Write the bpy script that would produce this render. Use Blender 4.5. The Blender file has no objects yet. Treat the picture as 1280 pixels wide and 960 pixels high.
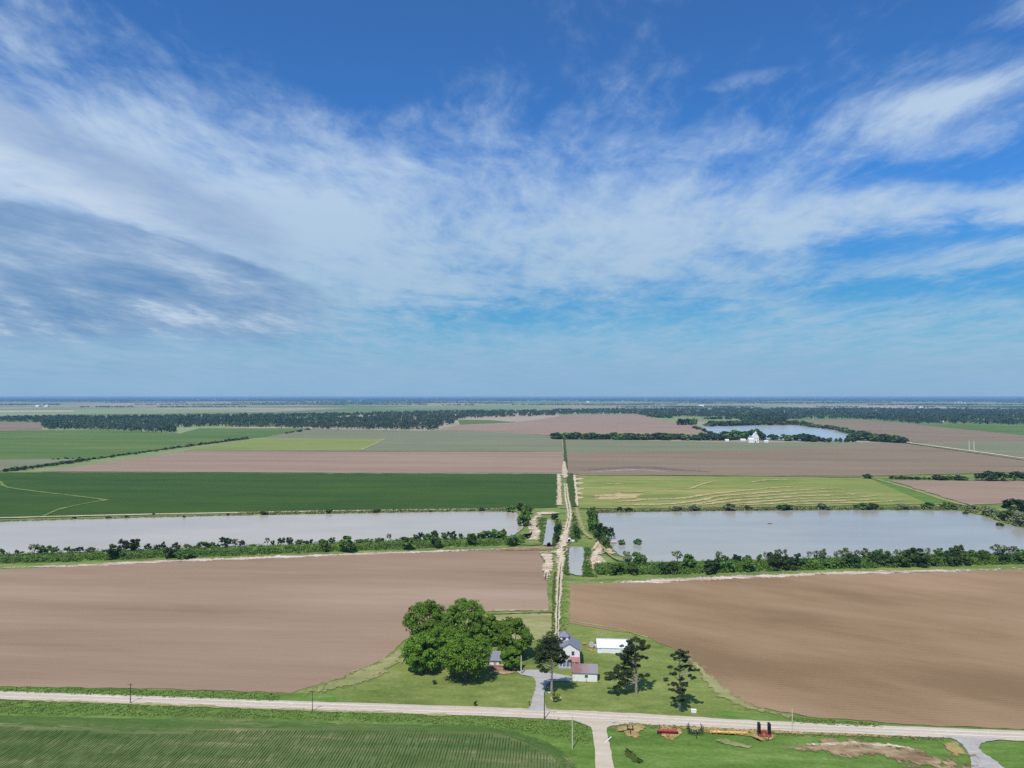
import bpy, math, random
import numpy as np
from mathutils import Vector, Matrix

S = bpy.context.scene
COL = S.collection
R = math.radians
F, HOR, H = 887.0, 496.0, 115.0
PIT = math.atan((HOR - 480) / F)
CP, SP = math.cos(PIT), math.sin(PIT)
TH = R(-4.7)                      # the whole farm grid is turned a little clockwise


def at(px, py, z=0.0):
    x, y = (px - 640) / F, -(py - 480) / F
    d = (x, CP - y * SP, SP + y * CP)
    t = (z - H) / d[2]
    return (d[0] * t, d[1] * t, z)


def ppm(px, py):                  # pixels per metre at the ground point seen there
    p = at(px, py)
    return F / p[1]


# ------------------------------------------------------------------ camera / render
cam = bpy.data.cameras.new("camera")
co = bpy.data.objects.new("camera", cam)
COL.objects.link(co)
S.camera = co
cam.sensor_width = 36
cam.lens = 36 * F / 1280
cam.clip_start, cam.clip_end = 0.5, 200000
co.location = (0, 0, H)
co.rotation_euler = (R(90) + PIT, 0, 0)
S.view_settings.view_transform = 'Standard'
S.view_settings.look = 'None'
S.view_settings.exposure = 0
S.view_settings.gamma = 1
S.cycles.use_denoising = False
S.cycles.max_bounces = 5
S.cycles.diffuse_bounces = 2
S.cycles.glossy_bounces = 2
S.cycles.volume_bounces = 0
S.cycles.use_adaptive_sampling = False


# ------------------------------------------------------------------ node helper
class NT:
    def __init__(s, tree):
        s.t = tree
        s.n, s.l = tree.nodes, tree.links

    def put(s, sock, v):
        if isinstance(v, bpy.types.NodeSocket):
            s.l.new(v, sock)
        elif v is not None:
            if isinstance(v, (tuple, list)) and len(v) == 3 and sock.type == 'RGBA':
                v = (*v, 1)
            sock.default_value = v

    def m(s, op, a, b=None, c=None, clamp=False):
        n = s.n.new('ShaderNodeMath')
        n.operation = op
        n.use_clamp = clamp
        for i, v in enumerate((a, b, c)):
            if v is not None:
                s.put(n.inputs[i], v)
        return n.outputs[0]

    def add(s, a, b): return s.m('ADD', a, b)
    def sub(s, a, b): return s.m('SUBTRACT', a, b)
    def mul(s, a, b): return s.m('MULTIPLY', a, b)

    def ss(s, v, a, b, lo=0.0, hi=1.0):        # smoothstep, also with a > b
        if a > b:
            a, b, lo, hi = b, a, hi, lo
        n = s.n.new('ShaderNodeMapRange')
        n.interpolation_type = 'SMOOTHSTEP'
        s.put(n.inputs[0], v)
        for i, k in enumerate((a, b, lo, hi)):
            n.inputs[i + 1].default_value = k
        return n.outputs[0]

    def mix(s, f, a, b, mode='MIX'):
        n = s.n.new('ShaderNodeMix')
        n.data_type = 'RGBA'
        n.blend_type = mode
        s.put(n.inputs[0], f)
        s.put(n.inputs[6], a)
        s.put(n.inputs[7], b)
        return n.outputs[2]

    def xyz(s, x, y, z):
        n = s.n.new('ShaderNodeCombineXYZ')
        for i, v in enumerate((x, y, z)):
            s.put(n.inputs[i], v)
        return n.outputs[0]

    def sep(s, v):
        n = s.n.new('ShaderNodeSeparateXYZ')
        s.put(n.inputs[0], v)
        return n.outputs

    def noise(s, vec, scale=1.0, detail=6, rough=0.55, dist=0.0):
        n = s.n.new('ShaderNodeTexNoise')
        s.put(n.inputs['Vector'], vec)
        n.inputs['Scale'].default_value = scale
        n.inputs['Detail'].default_value = detail
        n.inputs['Roughness'].default_value = rough
        n.inputs['Distortion'].default_value = dist
        return n.outputs[0]

    def vmap(s, vec, scale, rot=0.0, loc=(0, 0, 0)):
        if rot:
            r = s.n.new('ShaderNodeVectorRotate')
            r.rotation_type = 'Z_AXIS'
            s.put(r.inputs['Vector'], vec)
            r.inputs['Angle'].default_value = rot
            vec = r.outputs[0]
        n = s.n.new('ShaderNodeVectorMath')
        n.operation = 'MULTIPLY_ADD'
        s.put(n.inputs[0], vec)
        n.inputs[1].default_value = scale
        n.inputs[2].default_value = loc
        return n.outputs[0]

    def ramp(s, f, stops):
        n = s.n.new('ShaderNodeValToRGB')
        e = n.color_ramp.elements
        while len(e) < len(stops):
            e.new(0.5)
        for el, (p, c) in zip(e, stops):
            el.position = p
            el.color = (*c, 1)
        s.put(n.inputs[0], f)
        return n.outputs[0]


def rgb(r, g, b):                  # sRGB 0..255 -> linear
    return tuple((c / 255 / 12.92) if c / 255 <= 0.04045 else ((c / 255 + 0.055) / 1.055) ** 2.4 for c in (r, g, b))


def new_mat(name, rough=0.95, spec=0.1):
    m = bpy.data.materials.new(name)
    m.use_nodes = True
    nt = NT(m.node_tree)
    b = m.node_tree.nodes['Principled BSDF']
    b.inputs['Roughness'].default_value = rough
    b.inputs['Specular IOR Level'].default_value = spec
    return m, nt, b


def geo_pos(nt):
    return nt.n.new('ShaderNodeNewGeometry').outputs['Position']


def surf(name, stops, layers, rot=TH, rough=0.95, rows=None, bump=0.0, spec=0.05):
    """ground surface: weighted sum of stretched noises -> colour ramp; rows = (spacing, amount, angle)"""
    m, nt, b = new_mat(name, rough, spec)
    p = geo_pos(nt)
    v = 0.5
    for k, (sx, sy, w, det) in enumerate(layers):
        n = nt.noise(nt.vmap(p, (1 / sx, 1 / sy, 0), -rot, (13.7 * k + len(name) * 3.1, 7.3 * k, 0)), 1, det)
        v = nt.m('MULTIPLY_ADD', nt.sub(n, 0.5), w, v)
    if rows:
        q = nt.sep(nt.vmap(p, (1, 1, 0), -rows[2]))
        w = nt.m('SINE', nt.mul(q[0], 2 * math.pi / rows[0]))
        v = nt.m('MULTIPLY_ADD', w, rows[1], v)
    c = nt.ramp(v, stops)
    nt.put(b.inputs['Base Color'], c)
    if bump:
        n = nt.noise(nt.vmap(p, (1.3, 1.3, 0)), 1, 5)
        bn = nt.n.new('ShaderNodeBump')
        bn.inputs['Strength'].default_value = bump
        bn.inputs['Distance'].default_value = 0.5
        nt.put(bn.inputs['Height'], n)
        nt.put(b.inputs['Normal'], bn.outputs[0])
    return m


def plain(name, col, rough=0.7, spec=0.3, var=0.12, scale=1.5, metal=0.0):
    m, nt, b = new_mat(name, rough, spec)
    tc = nt.n.new('ShaderNodeTexCoord').outputs['Object']
    n = nt.noise(tc, scale, 5)
    d = tuple(c * (1 - var * 2) for c in col)
    l = tuple(min(1, c * (1 + var)) for c in col)
    nt.put(b.inputs['Base Color'], nt.ramp(n, [(0.3, d), (0.65, l)]))
    b.inputs['Metallic'].default_value = metal
    return m


def leafy(name, c1, c2, rand=0.35, hue=0.03, stand=0.0):
    """foliage: every leaf spray a little different, every plant a little different"""
    m, nt, b = new_mat(name, 0.75, 0.15)
    isl = nt.n.new('ShaderNodeNewGeometry').outputs['Random Per Island']
    oi = nt.n.new('ShaderNodeObjectInfo').outputs['Random']
    c = nt.mix(isl, c1, c2)
    if stand:                       # stands of lighter and darker kinds of tree
        n = nt.noise(nt.vmap(geo_pos(nt), (1 / 260, 1 / 420, 0)), 1, 4)
        c = nt.mix(nt.ss(n, 0.38, 0.64, 0.0, stand), c, (c2[0] * 1.9, c2[1] * 1.6, c2[2] * 1.5))
    hs = nt.n.new('ShaderNodeHueSaturation')
    nt.put(hs.inputs['Color'], c)
    nt.put(hs.inputs['Value'], nt.m('MULTIPLY_ADD', oi, rand * 2, 1 - rand))
    nt.put(hs.inputs['Hue'], nt.m('MULTIPLY_ADD', oi, hue, 0.5 - hue / 2))
    nt.put(b.inputs['Base Color'], hs.outputs[0])
    return m


def faded(mat, k=1.0):
    """the same ground material with a ragged edge, where the surface thins out into what lies below"""
    key = mat.name + ('_ragged' if k == 1 else '_worn')
    if key in bpy.data.materials:
        return bpy.data.materials[key]
    m = mat.copy()
    m.name = key
    nt = NT(m.node_tree)
    b = m.node_tree.nodes['Principled BSDF']
    at_ = nt.n.new('ShaderNodeAttribute')
    at_.attribute_name = 'edge'
    p = geo_pos(nt)
    n1 = nt.noise(nt.vmap(p, (.42, .24, 0), -TH), 1, 7, 0.68)
    n2 = nt.noise(nt.vmap(p, (.075, .05, 0), -TH), 1, 4, 0.6)
    e = nt.add(at_.outputs['Fac'], nt.add(nt.mul(nt.sub(n1, 0.5), 2.6 * k), nt.mul(nt.sub(n2, 0.5), 2.2 * k)))
    nt.put(b.inputs['Alpha'], nt.ss(e, 0.22, 0.62))
    return m


def edge_attr(me, vals):
    at_ = me.attributes.new('edge', 'FLOAT', 'POINT')
    at_.data.foreach_set('value', vals)


# ------------------------------------------------------------------ object helpers
def tag(o, label=None, cat=None, group=None, kind=None):
    for k, v in (('label', label), ('category', cat), ('group', group), ('kind', kind)):
        if v:
            o[k] = v
    return o


def empty(name, loc, rz=0.0, label=None, cat=None, group=None):
    o = bpy.data.objects.new(name, None)
    COL.objects.link(o)
    o.empty_display_size = 0.5
    o.location = loc
    o.rotation_euler = (0, 0, rz)
    return tag(o, label, cat, group)


def link_mesh(name, me, mat, parent=None, loc=(0, 0, 0)):
    o = bpy.data.objects.new(name, me)
    COL.objects.link(o)
    if mat and not me.materials:
        me.materials.append(mat)
    o.location = loc
    if parent:
        o.parent = parent
    return o


def np_mesh(name, V, Q):
    """mesh from vertex array and quad array"""
    me = bpy.data.meshes.new(name)
    V = np.asarray(V, dtype=np.float32)
    Q = np.asarray(Q, dtype=np.int32)
    k = Q.shape[1]
    me.vertices.add(len(V))
    me.vertices.foreach_set('co', V.ravel())
    me.loops.add(Q.size)
    me.loops.foreach_set('vertex_index', Q.ravel())
    me.polygons.add(len(Q))
    me.polygons.foreach_set('loop_start', np.arange(0, Q.size, k, dtype=np.int32))
    me.update(calc_edges=True)
    return me


class MB:
    def __init__(s):
        s.v, s.f = [], []

    def add(s, vs, fs):
        o = len(s.v)
        s.v += [tuple(v) for v in vs]
        s.f += [tuple(i + o for i in f) for f in fs]
        return s

    def box(s, x0, x1, y0, y1, z0, z1):
        return s.add([(x0, y0, z0), (x1, y0, z0), (x1, y1, z0), (x0, y1, z0), (x0, y0, z1), (x1, y0, z1), (x1, y1, z1), (x0, y1, z1)],
                     [(0, 3, 2, 1), (4, 5, 6, 7), (0, 1, 5, 4), (1, 2, 6, 5), (2, 3, 7, 6), (3, 0, 4, 7)])

    def tube(s, pts, rad, n=7):
        pts = [Vector(p) for p in pts]
        if not isinstance(rad, (list, tuple)):
            rad = [rad] * len(pts)
        vs, fs = [], []
        for i, p in enumerate(pts):
            d = (pts[min(i + 1, len(pts) - 1)] - pts[max(i - 1, 0)]).normalized()
            a = d.orthogonal().normalized() if abs(d.z) < 0.95 else Vector((1, 0, 0))
            a = (a - d * a.dot(d)).normalized()
            b = d.cross(a)
            for k in range(n):
                t = 2 * math.pi * k / n
                vs.append(p + (a * math.cos(t) + b * math.sin(t)) * rad[i])
        for i in range(len(pts) - 1):
            for k in range(n):
                fs.append((i * n + k, i * n + (k + 1) % n, (i + 1) * n + (k + 1) % n, (i + 1) * n + k))
        fs.append(tuple(range(n))[::-1])
        fs.append(tuple((len(pts) - 1) * n + k for k in range(n)))
        return s.add(vs, fs)

    def prism_y(s, prof, y0, y1):            # profile in XZ extruded along Y
        n = len(prof)
        vs = [(x, y0, z) for x, z in prof] + [(x, y1, z) for x, z in prof]
        fs = [tuple(range(n)), tuple(range(2 * n - 1, n - 1, -1))]
        fs += [(i, i + n, (i + 1) % n + n, (i + 1) % n) for i in range(n)]
        return s.add(vs, fs)

    def prism_x(s, prof, x0, x1):            # profile in YZ extruded along X
        n = len(prof)
        vs = [(x0, y, z) for y, z in prof] + [(x1, y, z) for y, z in prof]
        fs = [tuple(range(n))[::-1], tuple(range(n, 2 * n))]
        fs += [(i, (i + 1) % n, (i + 1) % n + n, i + n) for i in range(n)]
        return s.add(vs, fs)

    def build(s, name, mat, parent=None, loc=(0, 0, 0)):
        me = bpy.data.meshes.new(name)
        me.from_pydata(s.v, [], s.f)
        me.update()
        return link_mesh(name, me, mat, parent, loc)


def catmull(pts, n=8, closed=False):
    P = [np.array(p, float) for p in pts]
    out = []
    N = len(P)
    rng = range(N if closed else N - 1)
    for i in rng:
        p0 = P[(i - 1) % N] if closed or i > 0 else 2 * P[0] - P[1]
        p1, p2 = P[i], P[(i + 1) % N]
        p3 = P[(i + 2) % N] if closed or i + 2 < N else 2 * P[-1] - P[-2]
        for k in range(n):
            t = k / n
            out.append(0.5 * ((2 * p1) + (-p0 + p2) * t + (2 * p0 - 5 * p1 + 4 * p2 - p3) * t * t + (-p0 + 3 * p1 - 3 * p2 + p3) * t ** 3))
    if not closed:
        out.append(P[-1])
    return out


LIFT = [0]


def lift():                        # every flat layer gets a height of its own, so no two share a plane
    LIFT[0] += 1
    return LIFT[0] * 0.0017


def sheet(name, px, z, mat, label, cat, jit=0.0, seg=6.0, curve=False, kind='structure', seed=1, fade=0.0):
    """a flat ground polygon from outline points on the ground; edges broken up by jit metres"""
    rnd = random.Random(seed + len(px))
    z += lift()
    if curve:
        px = catmull(px, 8, True)
    W = [at(p[0], p[1], z) for p in px]
    if jit:
        out = []
        for i, a in enumerate(W):
            b = W[(i + 1) % len(W)]
            L = math.dist(a, b)
            n = max(1, min(160, int(L / seg)))
            for k in range(n):
                t = k / n
                out.append((a[0] + (b[0] - a[0]) * t + rnd.uniform(-jit, jit), a[1] + (b[1] - a[1]) * t + rnd.uniform(-jit, jit), z))
        W = out
    me = bpy.data.meshes.new(name)
    if fade:                        # outer ring thins out, inner part is solid
        n = len(W)
        cx, cy = sum(p[0] for p in W) / n, sum(p[1] for p in W) / n
        W = W + [(cx + (p[0] - cx) * (1 - fade), cy + (p[1] - cy) * (1 - fade), z) for p in W]
        me.from_pydata(W, [], [(i, (i + 1) % n, n + (i + 1) % n, n + i) for i in range(n)] + [tuple(range(n, 2 * n))])
        edge_attr(me, [0.0] * n + [1.0] * n)
        mat = faded(mat)
    else:
        me.from_pydata(W, [], [tuple(range(len(W)))])
    me.update()
    if me.polygons[0].normal.z < 0:
        me.flip_normals()
    o = link_mesh(name, me, mat)
    return tag(o, label, cat, None, kind)


def ribbon(name, px, width, z, mat, label, cat, jit=0.0, step=5.0, kind='structure', seed=2, crown=0.0, fade=False):
    """a strip along a line of ground points; width in metres (one value or one per point)"""
    rnd = random.Random(seed)
    z += lift()
    if not isinstance(width, (list, tuple)):
        width = [width] * len(px)
    W = [np.array([*at(p[0], p[1], 0)[:2], w]) for p, w in zip(px, width)]
    W = catmull(W, 10)
    pts = [W[0]]
    for p in W[1:]:
        d = np.linalg.norm(p[:2] - pts[-1][:2])
        k = max(1, int(d / step))
        base = pts[-1]
        for j in range(1, k + 1):
            pts.append(base + (p - base) * j / k)
    vs, fs = [], []
    for i, p in enumerate(pts):
        d = pts[min(i + 1, len(pts) - 1)][:2] - pts[max(i - 1, 0)][:2]
        d = d / (np.linalg.norm(d) + 1e-9)
        nrm = np.array([-d[1], d[0]])
        l = p[:2] + nrm * (p[2] / 2 + rnd.uniform(-jit, jit))
        r = p[:2] - nrm * (p[2] / 2 + rnd.uniform(-jit, jit))
        vs += [(l[0], l[1], z), (p[0], p[1], z + crown), (r[0], r[1], z)]
        if i:
            k = 3 * i
            fs += [(k - 3, k - 2, k + 1, k), (k - 2, k - 1, k + 2, k + 1)]
    me = bpy.data.meshes.new(name)
    me.from_pydata(vs, [], fs)
    if fade:
        n = len(pts)
        edge_attr(me, [e_ * min(1, 4 * i / n, 4 * (n - 1 - i) / n) if fade == 2 else e_ for i in range(n) for e_ in (0.0, 1.0, 0.0)])
        mat = faded(mat, 0.4 if fade == 1 else 1.0)
    me.update()
    if me.polygons[0].normal.z < 0:
        me.flip_normals()
    o = link_mesh(name, me, mat)
    return tag(o, label, cat, None, kind)


def berm(name, px, top, foot, hgt, mat, label, seed=3):
    """a raised earth bank with sloping sides"""
    rnd = random.Random(seed)
    W = [np.array(at(p[0], p[1], 0)[:2]) for p in px]
    W = catmull(W, 12)
    vs, fs = [], []
    for i, p in enumerate(W):
        d = W[min(i + 1, len(W) - 1)] - W[max(i - 1, 0)]
        d = d / (np.linalg.norm(d) + 1e-9)
        n = np.array([-d[1], d[0]])
        for off, z in ((foot, -0.1), (top, hgt), (-top, hgt), (-foot, -0.1)):
            q = p + n * (off + rnd.uniform(-.5, .5))
            vs.append((q[0], q[1], z + rnd.uniform(-.08, .08) * (z > 0)))
        if i:
            k = 4 * i
            for j in range(3):
                fs.append((k - 4 + j, k - 3 + j, k + 1 + j, k + j))
    me = bpy.data.meshes.new(name)
    me.from_pydata(vs, [], fs)
    me.update()
    if me.polygons[0].normal.z < 0:
        me.flip_normals()
    o = link_mesh(name, me, mat)
    return tag(o, label, 'levee', None, 'structure')


def inside(poly, x, y):
    n, c, j = len(poly), False, len(poly) - 1
    for i in range(n):
        xi, yi = poly[i][:2]
        xj, yj = poly[j][:2]
        if (yi > y) != (yj > y) and x < (xj - xi) * (y - yi) / (yj - yi) + xi:
            c = not c
        j = i
    return c


def scatter(poly, n, rnd, holes=()):
    xs = [p[0] for p in poly]
    ys = [p[1] for p in poly]
    out = []
    for _ in range(n * 30):
        x, y = rnd.uniform(min(xs), max(xs)), rnd.uniform(min(ys), max(ys))
        if inside(poly, x, y) and not any(inside(h, x, y) for h in holes):
            out.append((x, y))
            if len(out) >= n:
                break
    return out


# ------------------------------------------------------------------ foliage geometry
def quads(C, N, size, rng, spread=0.55):
    """leaf sprays: a four-sided leaf clump at each point C, facing roughly N"""
    n = len(C)
    N = N + rng.normal(0, spread, (n, 3))
    N /= np.linalg.norm(N, axis=1)[:, None] + 1e-9
    T = np.cross(N, rng.normal(0, 1, (n, 3)))
    T /= np.linalg.norm(T, axis=1)[:, None] + 1e-9
    B = np.cross(N, T)
    s = (np.asarray(size) * rng.uniform(0.6, 1.35, n))[:, None] * 0.5
    a = rng.uniform(0.55, 1.0, n)[:, None]
    V = np.stack([C - T * s, C - B * s * a + N * s * .25, C + T * s, C + B * s * a - N * s * .25], 1).reshape(-1, 3)
    Q = np.arange(4 * n).reshape(n, 4)
    return V, Q


def sph(rng, n):
    d = rng.normal(0, 1, (n, 3))
    return d / np.linalg.norm(d, axis=1)[:, None]


def lobed(rng, rad, zc, nl, per, leaf, lobe=0.36, low=-0.55, sub=7, fill=10, out=(.5, .8)):
    """crown: lobes spread over an ellipsoid, each made of sub clumps, each of leaf sprays"""
    rad = np.array(rad, float)
    D = sph(rng, nl * 6)
    D = D[D[:, 2] > low]
    pick = [D[0]]                    # spread the lobes apart
    for d in D[1:]:
        if len(pick) >= nl:
            break
        if max(float(d @ p) for p in pick) < 1 - 1.7 / nl:
            pick.append(d)
    L = np.array(pick) * rad * rng.uniform(*out, (len(pick), 1)) + [0, 0, zc]
    lr = rad.mean() * lobe * rng.uniform(0.7, 1.25, len(L))
    Cs, Ns = [], []
    for c, r in zip(L, lr):
        for d in sph(rng, sub):
            if d[2] < -0.5:
                d = -d
            cc = c + d * r * 0.72
            k = per
            e = sph(rng, k)
            e[:, 2] = np.where(e[:, 2] < -0.35, -e[:, 2], e[:, 2])
            rr = r * 0.52 * rng.uniform(0.55, 1.12, (k, 1))
            p = cc + e * rr
            dist = np.linalg.norm(p[:, None] - L[None], axis=2) / lr[None]
            keep = dist.min(1) > 0.72
            Cs.append(p[keep])
            Ns.append(e[keep] * 0.7 + d * 0.6 + np.array([0, 0, .35]))
    n0 = sum(len(c) for c in Cs)
    for c, r in zip(L, lr):          # leaves deeper inside, closing the lobes
        e = sph(rng, fill)
        Cs.append(c + e * r * rng.uniform(.3, .8, (fill, 1)))
        Ns.append(e)
    C, N = np.concatenate(Cs), np.concatenate(Ns)
    sz = np.full(len(C), leaf)
    sz[n0:] *= 1.9
    C[:, 2] = np.maximum(C[:, 2], leaf * .3)
    V, Q = quads(C, N, sz, rng)
    return V, Q, L


def limbs(L, h0, r0, zc, nmax=9, fork=0.4):
    mb = MB()
    mb.tube([(0, 0, -0.3), (0.05, 0, h0 * .5), (0.1, .05, h0), (0.1, 0.05, zc)], [r0 * 1.35, r0, r0 * .85, r0 * .45], 9)
    for c in L[:nmax]:
        s = Vector((0.1, 0.05, h0 * (0.8 + fork * random.random())))
        e = Vector(c)
        m = s.lerp(e, 0.5) + Vector((0, 0, -abs(e.z - s.z) * 0.12))
        mb.tube([s, m, e], [r0 * .5, r0 * .32, r0 * .1], 6)
    return mb


# ------------------------------------------------------------------ world: sky with high cloud
SUN_EL, SUN_AZ = R(57), R(22)     # behind the camera, 22 degrees to its left
sv = Vector((-math.sin(SUN_AZ) * math.cos(SUN_EL), -math.cos(SUN_AZ) * math.cos(SUN_EL), math.sin(SUN_EL)))
W = bpy.data.worlds.new("World")
S.world = W
W.use_nodes = True
nt = NT(W.node_tree)
bg = W.node_tree.nodes['Background']
sky = nt.n.new('ShaderNodeTexSky')
sky.sky_type = 'NISHITA'
sky.sun_disc = False
sky.sun_elevation = SUN_EL
sky.sun_rotation = math.atan2(sv.x, sv.y)
sky.altitude = 100
sky.air_density = 1.0
sky.dust_density = 0.6
sky.ozone_density = 3.0
SKY = 0.085
d = nt.n.new('ShaderNodeTexCoord').outputs['Generated']
dx, dy, dz = nt.sep(d)
ay = nt.m('MAXIMUM', nt.m('ABSOLUTE', dy), 0.08)
u = nt.m('DIVIDE', dx, ay)
v = nt.m('DIVIDE', dz, ay)
zc = nt.add(nt.m('MAXIMUM', dz, 0.0), 0.06)
P = nt.xyz(nt.m('DIVIDE', dx, zc), nt.m('DIVIDE', dy, zc), 0)
warp = nt.n.new('ShaderNodeTexNoise')
nt.put(warp.inputs['Vector'], P)
warp.inputs['Scale'].default_value = 1.1
warp.inputs['Detail'].default_value = 3
wv = nt.n.new('ShaderNodeVectorMath')
wv.operation = 'MULTIPLY_ADD'
nt.put(wv.inputs[0], warp.outputs['Color'])
wv.inputs[1].default_value = (0.35, 0.35, 0)
nt.put(wv.inputs[2], P)
PW = wv.outputs[0]
n_str = nt.noise(nt.vmap(PW, (1.5, 0.42, 0), R(7), (3.1, 1.7, 0)), 1, 9, 0.60)      # long streaks running away from us
n_fin = nt.noise(nt.vmap(PW, (5.0, 1.5, 0), R(-6), (9.1, 4.7, 0)), 1, 9, 0.64)      # fine fibres
n_mid = nt.noise(nt.vmap(PW, (3.4, 2.4, 0), R(30), (2.1, 7.7, 0)), 1, 9, 0.62)      # mottled ripples
n_tin = nt.noise(nt.vmap(PW, (14.0, 6.0, 0), R(15), (4.1, 1.7, 0)), 1, 6, 0.65)
n_big = nt.noise(nt.vmap(P, (0.45, 0.3, 0), 0, (5.3, 2.2, 0)), 1, 3, 0.5)
n_puf = nt.noise(nt.vmap(P, (2.2, 1.6, 0), 0, (1.9, 8.2, 0)), 1, 9, 0.62)
n_uv = nt.noise(nt.xyz(nt.mul(u, 5.0), nt.mul(v, 13.0), 0.0), 1, 8, 0.6)
# how far up the veil reaches
u2 = nt.mul(u, u)
vtop = nt.m('MULTIPLY_ADD', u, -0.10, nt.m('MULTIPLY_ADD', u2, 0.27, 0.35))
base = nt.ss(nt.sub(v, vtop), 0.16, -0.15)
a_c = nt.mul(base, 0.52)
a_c = nt.add(a_c, nt.mul(nt.ss(u, 0.0, -0.6), 0.12))
a_c = nt.m('MULTIPLY_ADD', nt.mul(nt.ss(v, 0.37, 0.47), nt.ss(u, 0.2, -0.3)), -0.34, a_c)
a_c = nt.m('MULTIPLY_ADD', nt.sub(n_str, 0.5), 1.30, a_c)
a_c = nt.m('MULTIPLY_ADD', nt.sub(n_fin, 0.5), 0.90, a_c)
a_c = nt.m('MULTIPLY_ADD', nt.sub(n_mid, 0.5), 0.85, a_c)
a_c = nt.m('MULTIPLY_ADD', nt.sub(n_tin, 0.5), 0.50, a_c)
a_c = nt.m('MULTIPLY_ADD', nt.sub(n_big, 0.5), 0.25, a_c)
# pale sheet in the middle of the sky
sheet_m = nt.mul(nt.ss(v, 0.06, 0.17), nt.ss(v, 0.38, 0.22))
sheet_m = nt.mul(sheet_m, nt.mul(nt.ss(u, -0.62, -0.25), nt.ss(u, 0.62, 0.1)))
a_c = nt.m('MULTIPLY_ADD', sheet_m, 0.30, a_c)


def band(c0, u0, slope, half, soft=1.0, ua=None, ub=None):
    """soft stripe of sky along v = c0 + slope (u - u0), its edges frayed"""
    line = nt.m('MULTIPLY_ADD', nt.sub(u, u0), slope, c0)
    wob = nt.add(nt.mul(nt.sub(n_uv, 0.5), half * 3.2), nt.mul(nt.sub(n_mid, 0.5), half * 2.0))
    dd = nt.m('ABSOLUTE', nt.add(nt.sub(v, line), wob))
    r = nt.ss(dd, half * (1 + soft), 0.0)
    if ua:
        r = nt.mul(r, nt.ss(u, *ua))
    if ub:
        r = nt.mul(r, nt.ss(u, *ub))
    return r


gap = band(0.122, 0.068, 0.175, 0.020, 1.0, (-0.12, 0.1))
gap = nt.m('MAXIMUM', gap, nt.mul(band(0.112, 0.0, 0.02, 0.024, 1.0, (-0.25, -0.05), (0.45, 0.2)), 0.9))
gap = nt.m('MAXIMUM', gap, nt.mul(band(0.31, 0.50, 0.12, 0.030, 1.0, (0.3, 0.55)), 0.85))
gap = nt.m('MAXIMUM', gap, nt.mul(band(0.15, 0.5, 0.05, 0.018, 1.0, (0.3, 0.5)), 0.8))
a_c = nt.m('MULTIPLY_ADD', gap, -0.50, a_c)
st = nt.mul(band(0.415, 0.57, 0.24, 0.017, 1.0, (0.40, 0.56), (0.76, 0.62)), 0.85)
st = nt.m('MAXIMUM', st, nt.mul(band(0.265, 0.5, 0.14, 0.022, 1.0, (0.2, 0.45)), 0.8))
st = nt.m('MAXIMUM', st, nt.mul(band(0.45, 0.33, 0.22, 0.008, 1.0, (0.22, 0.3), (0.44, 0.36)), 0.7))
st = nt.m('MAXIMUM', st, nt.mul(band(0.19, 0.5, 0.12, 0.014, 1.0, (0.1, 0.35)), 0.8))
st = nt.m('MAXIMUM', st, nt.mul(band(0.36, 0.22, 0.10, 0.02, 1.0, (0.05, 0.2), (0.4, 0.3)), 0.5))
a_c = nt.m('MULTIPLY_ADD', st, 0.42, a_c)
feather = nt.mul(nt.ss(n_fin, 0.40, 0.72), nt.ss(n_str, 0.36, 0.66))
a_c = nt.m('MULTIPLY_ADD', nt.mul(feather, nt.ss(v, 0.26, 0.40)), 0.20, a_c)
a_c = nt.ss(a_c, -0.10, 1.02, 0.05, 0.95)
# sky proper
skc = nt.n.new('ShaderNodeGamma')
nt.put(skc.inputs['Color'], nt.mix(1.0, sky.outputs[0], (SKY, SKY, SKY), 'MULTIPLY'))
skc.inputs['Gamma'].default_value = 1.2
skv = nt.mix(1.0, skc.outputs[0], (0.38, 1.28, 2.02), 'MULTIPLY')
cir = nt.mix(nt.ss(v, 0.08, 0.35), rgb(164, 194, 218), rgb(186, 208, 232))
skv = nt.mix(nt.ss(v, 0.36, 0.10, 0.0, 1.0), skv, nt.mix(1.0, skv, (0.86, 0.73, 0.63), "MULTIPLY"))
c = nt.mix(a_c, skv, cir)
# grey shelves of lower cloud on the left
t = nt.add(u, 0.72)
up1 = nt.m('MULTIPLY_ADD', t, -0.44, 0.44)
lo1 = nt.m('MULTIPLY_ADD', t, -0.46, 0.35)
e1 = nt.m('MULTIPLY_ADD', nt.sub(n_puf, 0.5), 0.07, nt.sub(up1, v))
f1 = nt.m('MULTIPLY_ADD', nt.sub(n_puf, 0.5), 0.08, nt.sub(v, lo1))
m1 = nt.mul(nt.mul(nt.ss(e1, -0.01, 0.045), nt.ss(f1, -0.02, 0.05)), nt.ss(u, -0.285, -0.36))
up2 = nt.m('MULTIPLY_ADD', nt.mul(t, t), -0.32, nt.m('MULTIPLY_ADD', t, -0.14, 0.283))
e2 = nt.m('MULTIPLY_ADD', nt.sub(n_uv, 0.5), 0.03, nt.sub(up2, v))
e2 = nt.m('MULTIPLY_ADD', nt.sub(n_tin, 0.5), 0.02, e2)
m2 = nt.mul(nt.mul(nt.ss(e2, -0.002, 0.009), nt.ss(nt.m('MULTIPLY_ADD', nt.sub(n_uv, 0.5), 0.06, v), 0.055, 0.10)), nt.ss(u, -0.21, -0.36))
white = nt.mul(nt.mul(nt.ss(e1, 0.0, 0.12), nt.ss(e2, 0.03, -0.02)), nt.ss(u, -0.3, -0.55))
c = nt.mix(nt.mul(white, nt.ss(n_mid, 0.3, 0.62, 0.3, 0.9)), c, rgb(196, 213, 232))
PG = nt.xyz(nt.mul(u, 5.0), nt.mul(nt.m('MULTIPLY_ADD', u, 0.22, v), 20.0), 0.0)
n_gr = nt.noise(PG, 1, 9, 0.60, 0.15)
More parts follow.
